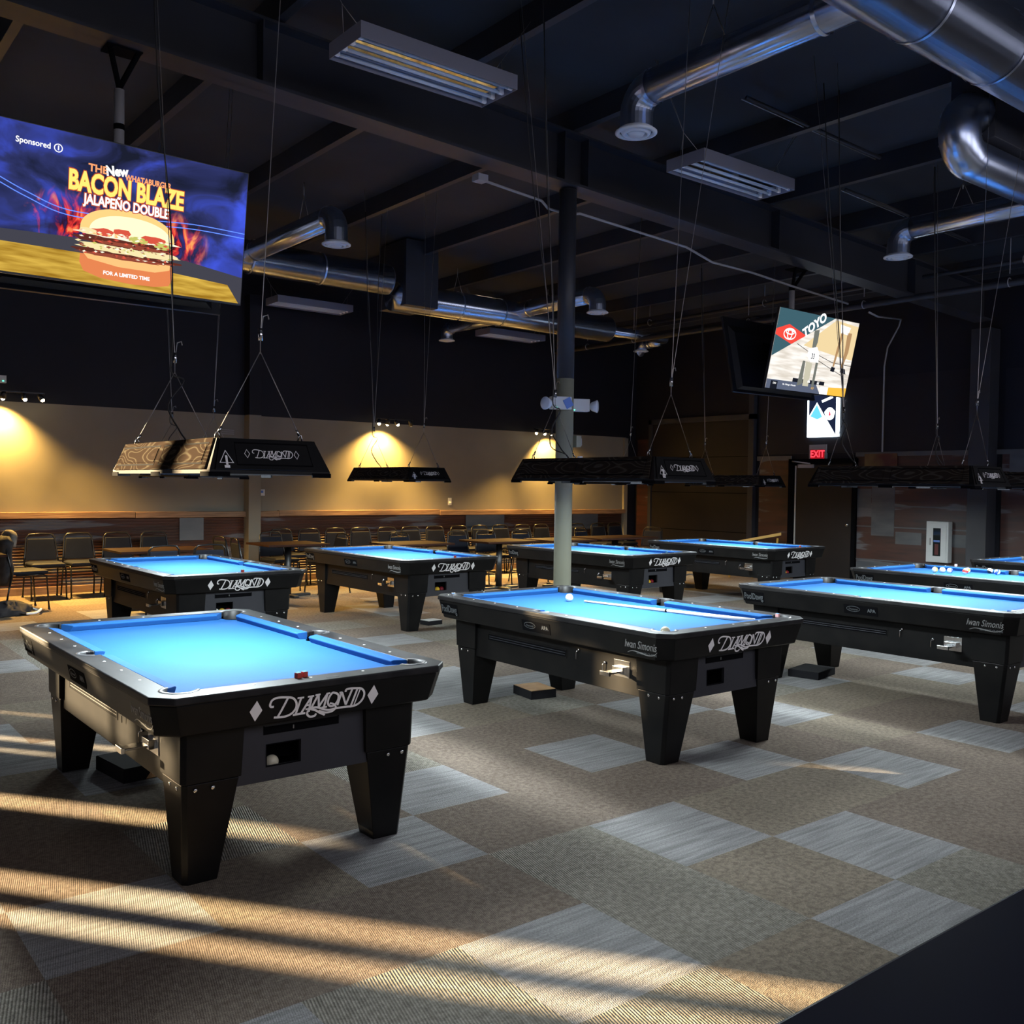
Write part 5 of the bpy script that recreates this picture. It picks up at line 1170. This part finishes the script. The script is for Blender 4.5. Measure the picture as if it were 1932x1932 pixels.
# ------------------------------------------------------------------ chairs and tables along the back wall
def make_chair():
    c = empty('stacking_chair')     # faces -y
    mb = MB(); lo = [(-0.20, -0.22, 0.435), (0.20, -0.22, 0.435), (0.215, 0.10, 0.435), (0.19, 0.20, 0.435), (-0.19, 0.20, 0.435), (-0.215, 0.10, 0.435)]
    mb.loft([lo, [(x*1.04, y*1.03, 0.455) for x, y, z in lo], [(x*1.02, y*1.02, 0.475) for x, y, z in lo], [(x*0.88, y*0.88, 0.49) for x, y, z in lo]], M['vinyl']); mb.build('seat', c, bevel=0.006)
    mb = MB(); fr = [(-0.20, 0.205, 0.50), (0.20, 0.205, 0.50), (0.165, 0.232, 0.79), (-0.165, 0.232, 0.79)]
    mb.loft([fr, [(x*0.97, y+0.03, z) for x, y, z in fr]], M['vinyl']); mb.build('backrest', c, bevel=0.01)
    mb = MB()
    pts = [(-0.215, 0.20, 0.44), (-0.205, 0.215, 0.55), (-0.178, 0.26, 0.80), (-0.14, 0.268, 0.845), (0, 0.27, 0.855), (0.14, 0.268, 0.845), (0.178, 0.26, 0.80), (0.205, 0.215, 0.55), (0.215, 0.20, 0.44)]
    mb.tube(pts, 0.0115, M['chairframe'], 8); mb.build('back_frame', c)
    for s in (-1, 1):
        mb = MB(); mb.tube([(s*0.205, 0.20, 0.44), (s*0.215, 0.28, 0.0)], 0.011, M['chairframe'], 8); mb.tube([(s*0.215, 0.28, 0.0), (s*0.215, 0.28, 0.02)], 0.015, M['iron'], 8); mb.build('leg', c)
        mb = MB(); mb.tube([(s*0.20, 0.15, 0.43), (s*0.215, -0.15, 0.43), (s*0.212, -0.20, 0.41), (s*0.215, -0.23, 0.0)], 0.011, M['chairframe'], 8); mb.tube([(s*0.215, -0.23, 0.0), (s*0.215, -0.23, 0.02)], 0.015, M['iron'], 8); mb.build('leg', c)
    mb = MB(); mb.tube([(-0.228, -0.215, 0.2), (0.228, -0.215, 0.2)], 0.007, M['chairframe'], 6) if False else mb.tube([(-0.21, -0.17, 0.425), (0.21, -0.17, 0.425)], 0.009, M['chairframe'], 6); mb.build('stretcher', c)
    return c
chair0 = make_chair()
ORD = ['first', 'second', 'third', 'fourth', 'fifth', 'sixth', 'seventh', 'eighth', 'ninth', 'tenth', 'eleventh', 'twelfth', 'thirteenth', 'fourteenth', 'fifteenth', 'sixteenth', 'seventeenth', 'eighteenth', 'nineteenth', 'twentieth']
WX = [1.27, 1.76, 2.26, 2.78, 4.78, 5.24, 5.72, 6.20, 6.70, 7.18, 7.70, 8.19, 8.68, 9.17, 9.66, 10.15, 11.12, 11.62, 12.12]
first = True
def put_chair(x, y, rz, lab, grp):
    global first
    c = chair0 if first else copy_tree(chair0); first = False
    c.location = (x, y, 0); c.rotation_euler = (0, 0, rz); return tag(c, lab, 'chair', grp)
for k, x in enumerate(WX):
    put_chair(x, 9.20+0.03*math.sin(k*2.1), 0.015*math.sin(k*1.7), 'charcoal stacking chair against the corrugated back wall, %s from the left' % ORD[k], 'chairs along the back wall')
FC = [(1.87, 6.62, PI+0.1, 'dark chair seen from behind at the left dining table, left one of the pair'), (2.45, 6.60, PI-0.1, 'dark chair seen from behind at the left dining table, right one of the pair'),
      (3.42, 7.95, PI/2+0.1, 'dark chair turned sideways left of the dining table at the wall column, rear one'), (3.42, 7.38, PI/2-0.1, 'dark chair turned sideways left of the dining table at the wall column, front one'),
      (4.75, 7.9, -PI/2, 'dark chair turned sideways at the right of the dining table by the wall column'), (4.30, 8.50, 0.1, 'dark chair behind the dining table by the wall column'),
      (6.0, 7.62, 0.1, 'dark chair just behind the third dining table from the left'), (7.05, 7.62, 0.0, 'dark chair behind the fourth dining table, left one'), (7.62, 7.65, -0.1, 'dark chair behind the fourth dining table, right one'),
      (8.30, 7.55, 0.0, 'dark chair behind the dining table next to the round column'), (11.15, 7.6, -1.2, 'dark chair at the far right corner beside the rusty panel'), (9.9, 7.75, 0.2, 'dark chair behind the rightmost dining table')]
for a in FC: put_chair(*a, 'chairs around the dining tables')
def make_dt():
    d = empty('dining_table')
    mb = MB(); mb.box(-0.38, 0.38, -0.38, 0.38, 0.722, 0.750, M['tabletop']); mb.build('tabletop', d, bevel=0.004)
    mb = MB(); mb.tube([(0, 0, 0.03), (0, 0, 0.70)], 0.04, M['iron'], 14); mb.build('pedestal', d)
    mb = MB(); mb.box(-0.28, 0.28, -0.035, 0.035, 0.002, 0.035, M['iron']); mb.box(-0.035, 0.035, -0.28, 0.28, 0.002, 0.034, M['iron']); mb.build('cross_base', d, bevel=0.006)
    mb = MB(); mb.box(-0.2, 0.2, -0.2, 0.2, 0.70, 0.722, M['iron']); mb.build('top_plate', d)
    return d
dt0 = make_dt()
DT = [(2.15, 7.35, 0, 1.45, 'brown-topped dining table behind the table nearest the left wall chairs'), (4.08, 7.75, 0, 1.2, 'brown-topped dining table beside the wall column'), (5.70, 7.08, 0, 1.3, 'brown-topped dining table behind the back pool table left of the column'), (7.25, 7.02, 0, 1.3, 'brown-topped dining table left of the round column'), (8.35, 6.85, 0, 1.2, 'brown-topped dining table hidden partly by the round column'), (9.7, 6.98, 0, 1.75, 'brown-topped dining table right of the round column'), (-0.03, 7.52, 0, 1.2, 'brown-topped dining table at the left edge beside the draped jacket')]
for k, (x, y, r, sx_, lab) in enumerate(DT):
    d = dt0 if k == 0 else copy_tree(dt0)
    d.location = (x, y, 0); d.rotation_euler = (0, 0, r); d.scale = (sx_, 1, 1); tag(d, lab, 'table', 'dining tables by the back wall')
# jacket over chair at the left edge and bag on the floor
put_chair(0.80, 8.22, PI/2+0.15, 'chair at the left edge with a jacket over its back', 'chairs around the dining tables')
mb = MB(); rj = random.Random(2); loops = []
for k in range(9):
    z = 0.90-k*0.075; w_ = 0.20+0.03*math.sin(k*1.3); t_ = 0.075+0.015*math.cos(k)
    if k == 0: w_ = 0.12; t_ = 0.04
    if k > 5: w_ -= 0.03*(k-5)
    loops.append([(w_*math.cos(2*PI*i/16)*(1+0.10*math.sin(i*3+k)), t_*math.sin(2*PI*i/16)*(1+0.15*math.cos(i*2+k)), z-0.9) for i in range(16)])
mb.loft(loops, M['cloth_dark'], True, True)
jk = empty('draped_jacket', (0.585, 8.17, 0.905), PI/2+0.15, 'dark jacket draped over the chair back at the left edge', 'jacket')
mb.build('jacket_body', jk)
mb = MB(); mb.tube(smooth_pts([(-0.16, -0.03, -0.12), (-0.10, -0.07, 0.0), (0.02, -0.05, 0.03), (0.14, -0.06, -0.02), (0.18, -0.05, -0.14)], 5), [0.05]*26 if False else 0.045, M['cloth_grey'], 10); mb.build('collar', jk)
bg = empty('floor_bag', (0.55, 7.72, 0), 0.3, 'crumpled black bag with white straps lying on the floor at the left edge', 'bag')
mb = MB(); loops = []; rg = random.Random(9)
for k in range(8):
    z = 0.002+k*0.024; r_ = 0.24*math.cos(k/7*1.4)+0.01
    loops.append([(r_*1.2*math.cos(2*PI*i/26)*(1+0.30*rg.uniform(-1, 1)), r_*0.7*math.sin(2*PI*i/26)*(1+0.30*rg.uniform(-1, 1)), z+(0.022*rg.uniform(-1, 1) if 0 < k < 7 else 0)) for i in range(26)])
mb.loft(loops, M['cloth_dark'], True, True); mb.build('bag_body', bg)
mb = MB(); mb.tube(smooth_pts([(0.10, -0.20, 0.02), (0.2, -0.24, 0.03), (0.32, -0.12, 0.05), (0.36, 0.0, 0.02), (0.30, 0.1, 0.05)], 5), 0.015, M['white'], 8); mb.build('strap', bg)
# yellow ladder behind the back right table
ld = empty('yellow_trestle', (12.2, 5.95, 0.0), -0.9, 'yellow wooden trestle leaning by the dark doors behind the farthest back table', 'trestle')
mb = MB(); mb.hexa([(-0.45, -0.02, 0.60), (0.42, -0.02, 0.78), (0.42, 0.02, 0.78), (-0.45, 0.02, 0.60), (-0.45, -0.02, 0.64), (0.42, -0.02, 0.83), (0.42, 0.02, 0.83), (-0.45, 0.02, 0.64)], M['yellowwood']); mb.build('top_rail', ld)
for x in (-0.4, 0.0, 0.36):
    mb = MB(); mb.tube([(x, 0, 0.66+0.2*(x+0.0)*0.9), (x-0.06, 0.05, 0.0)], 0.018, M['yellowwood'], 6); mb.build('leg', ld)

# ------------------------------------------------------------------ dark bar table in the near right corner
bt = empty('bar_table', (0.9, -4.62, 0), 0, 'dark smooth bar-height tabletop cut off in the lower right corner', 'table')
mb = MB(); mb.box(-1.95, 1.95, -0.475, 0.475, 1.035, 1.07, M['bar']); mb.build('tabletop', bt, bevel=0.006)
for x in (-1.0, 1.2):
    mb = MB(); mb.tube([(x, 0, 0.03), (x, 0, 1.035)], 0.045, M['iron'], 12); mb.box(x-0.28, x+0.28, -0.28, 0.28, 0.002, 0.03, M['iron']); mb.build('pedestal', bt)
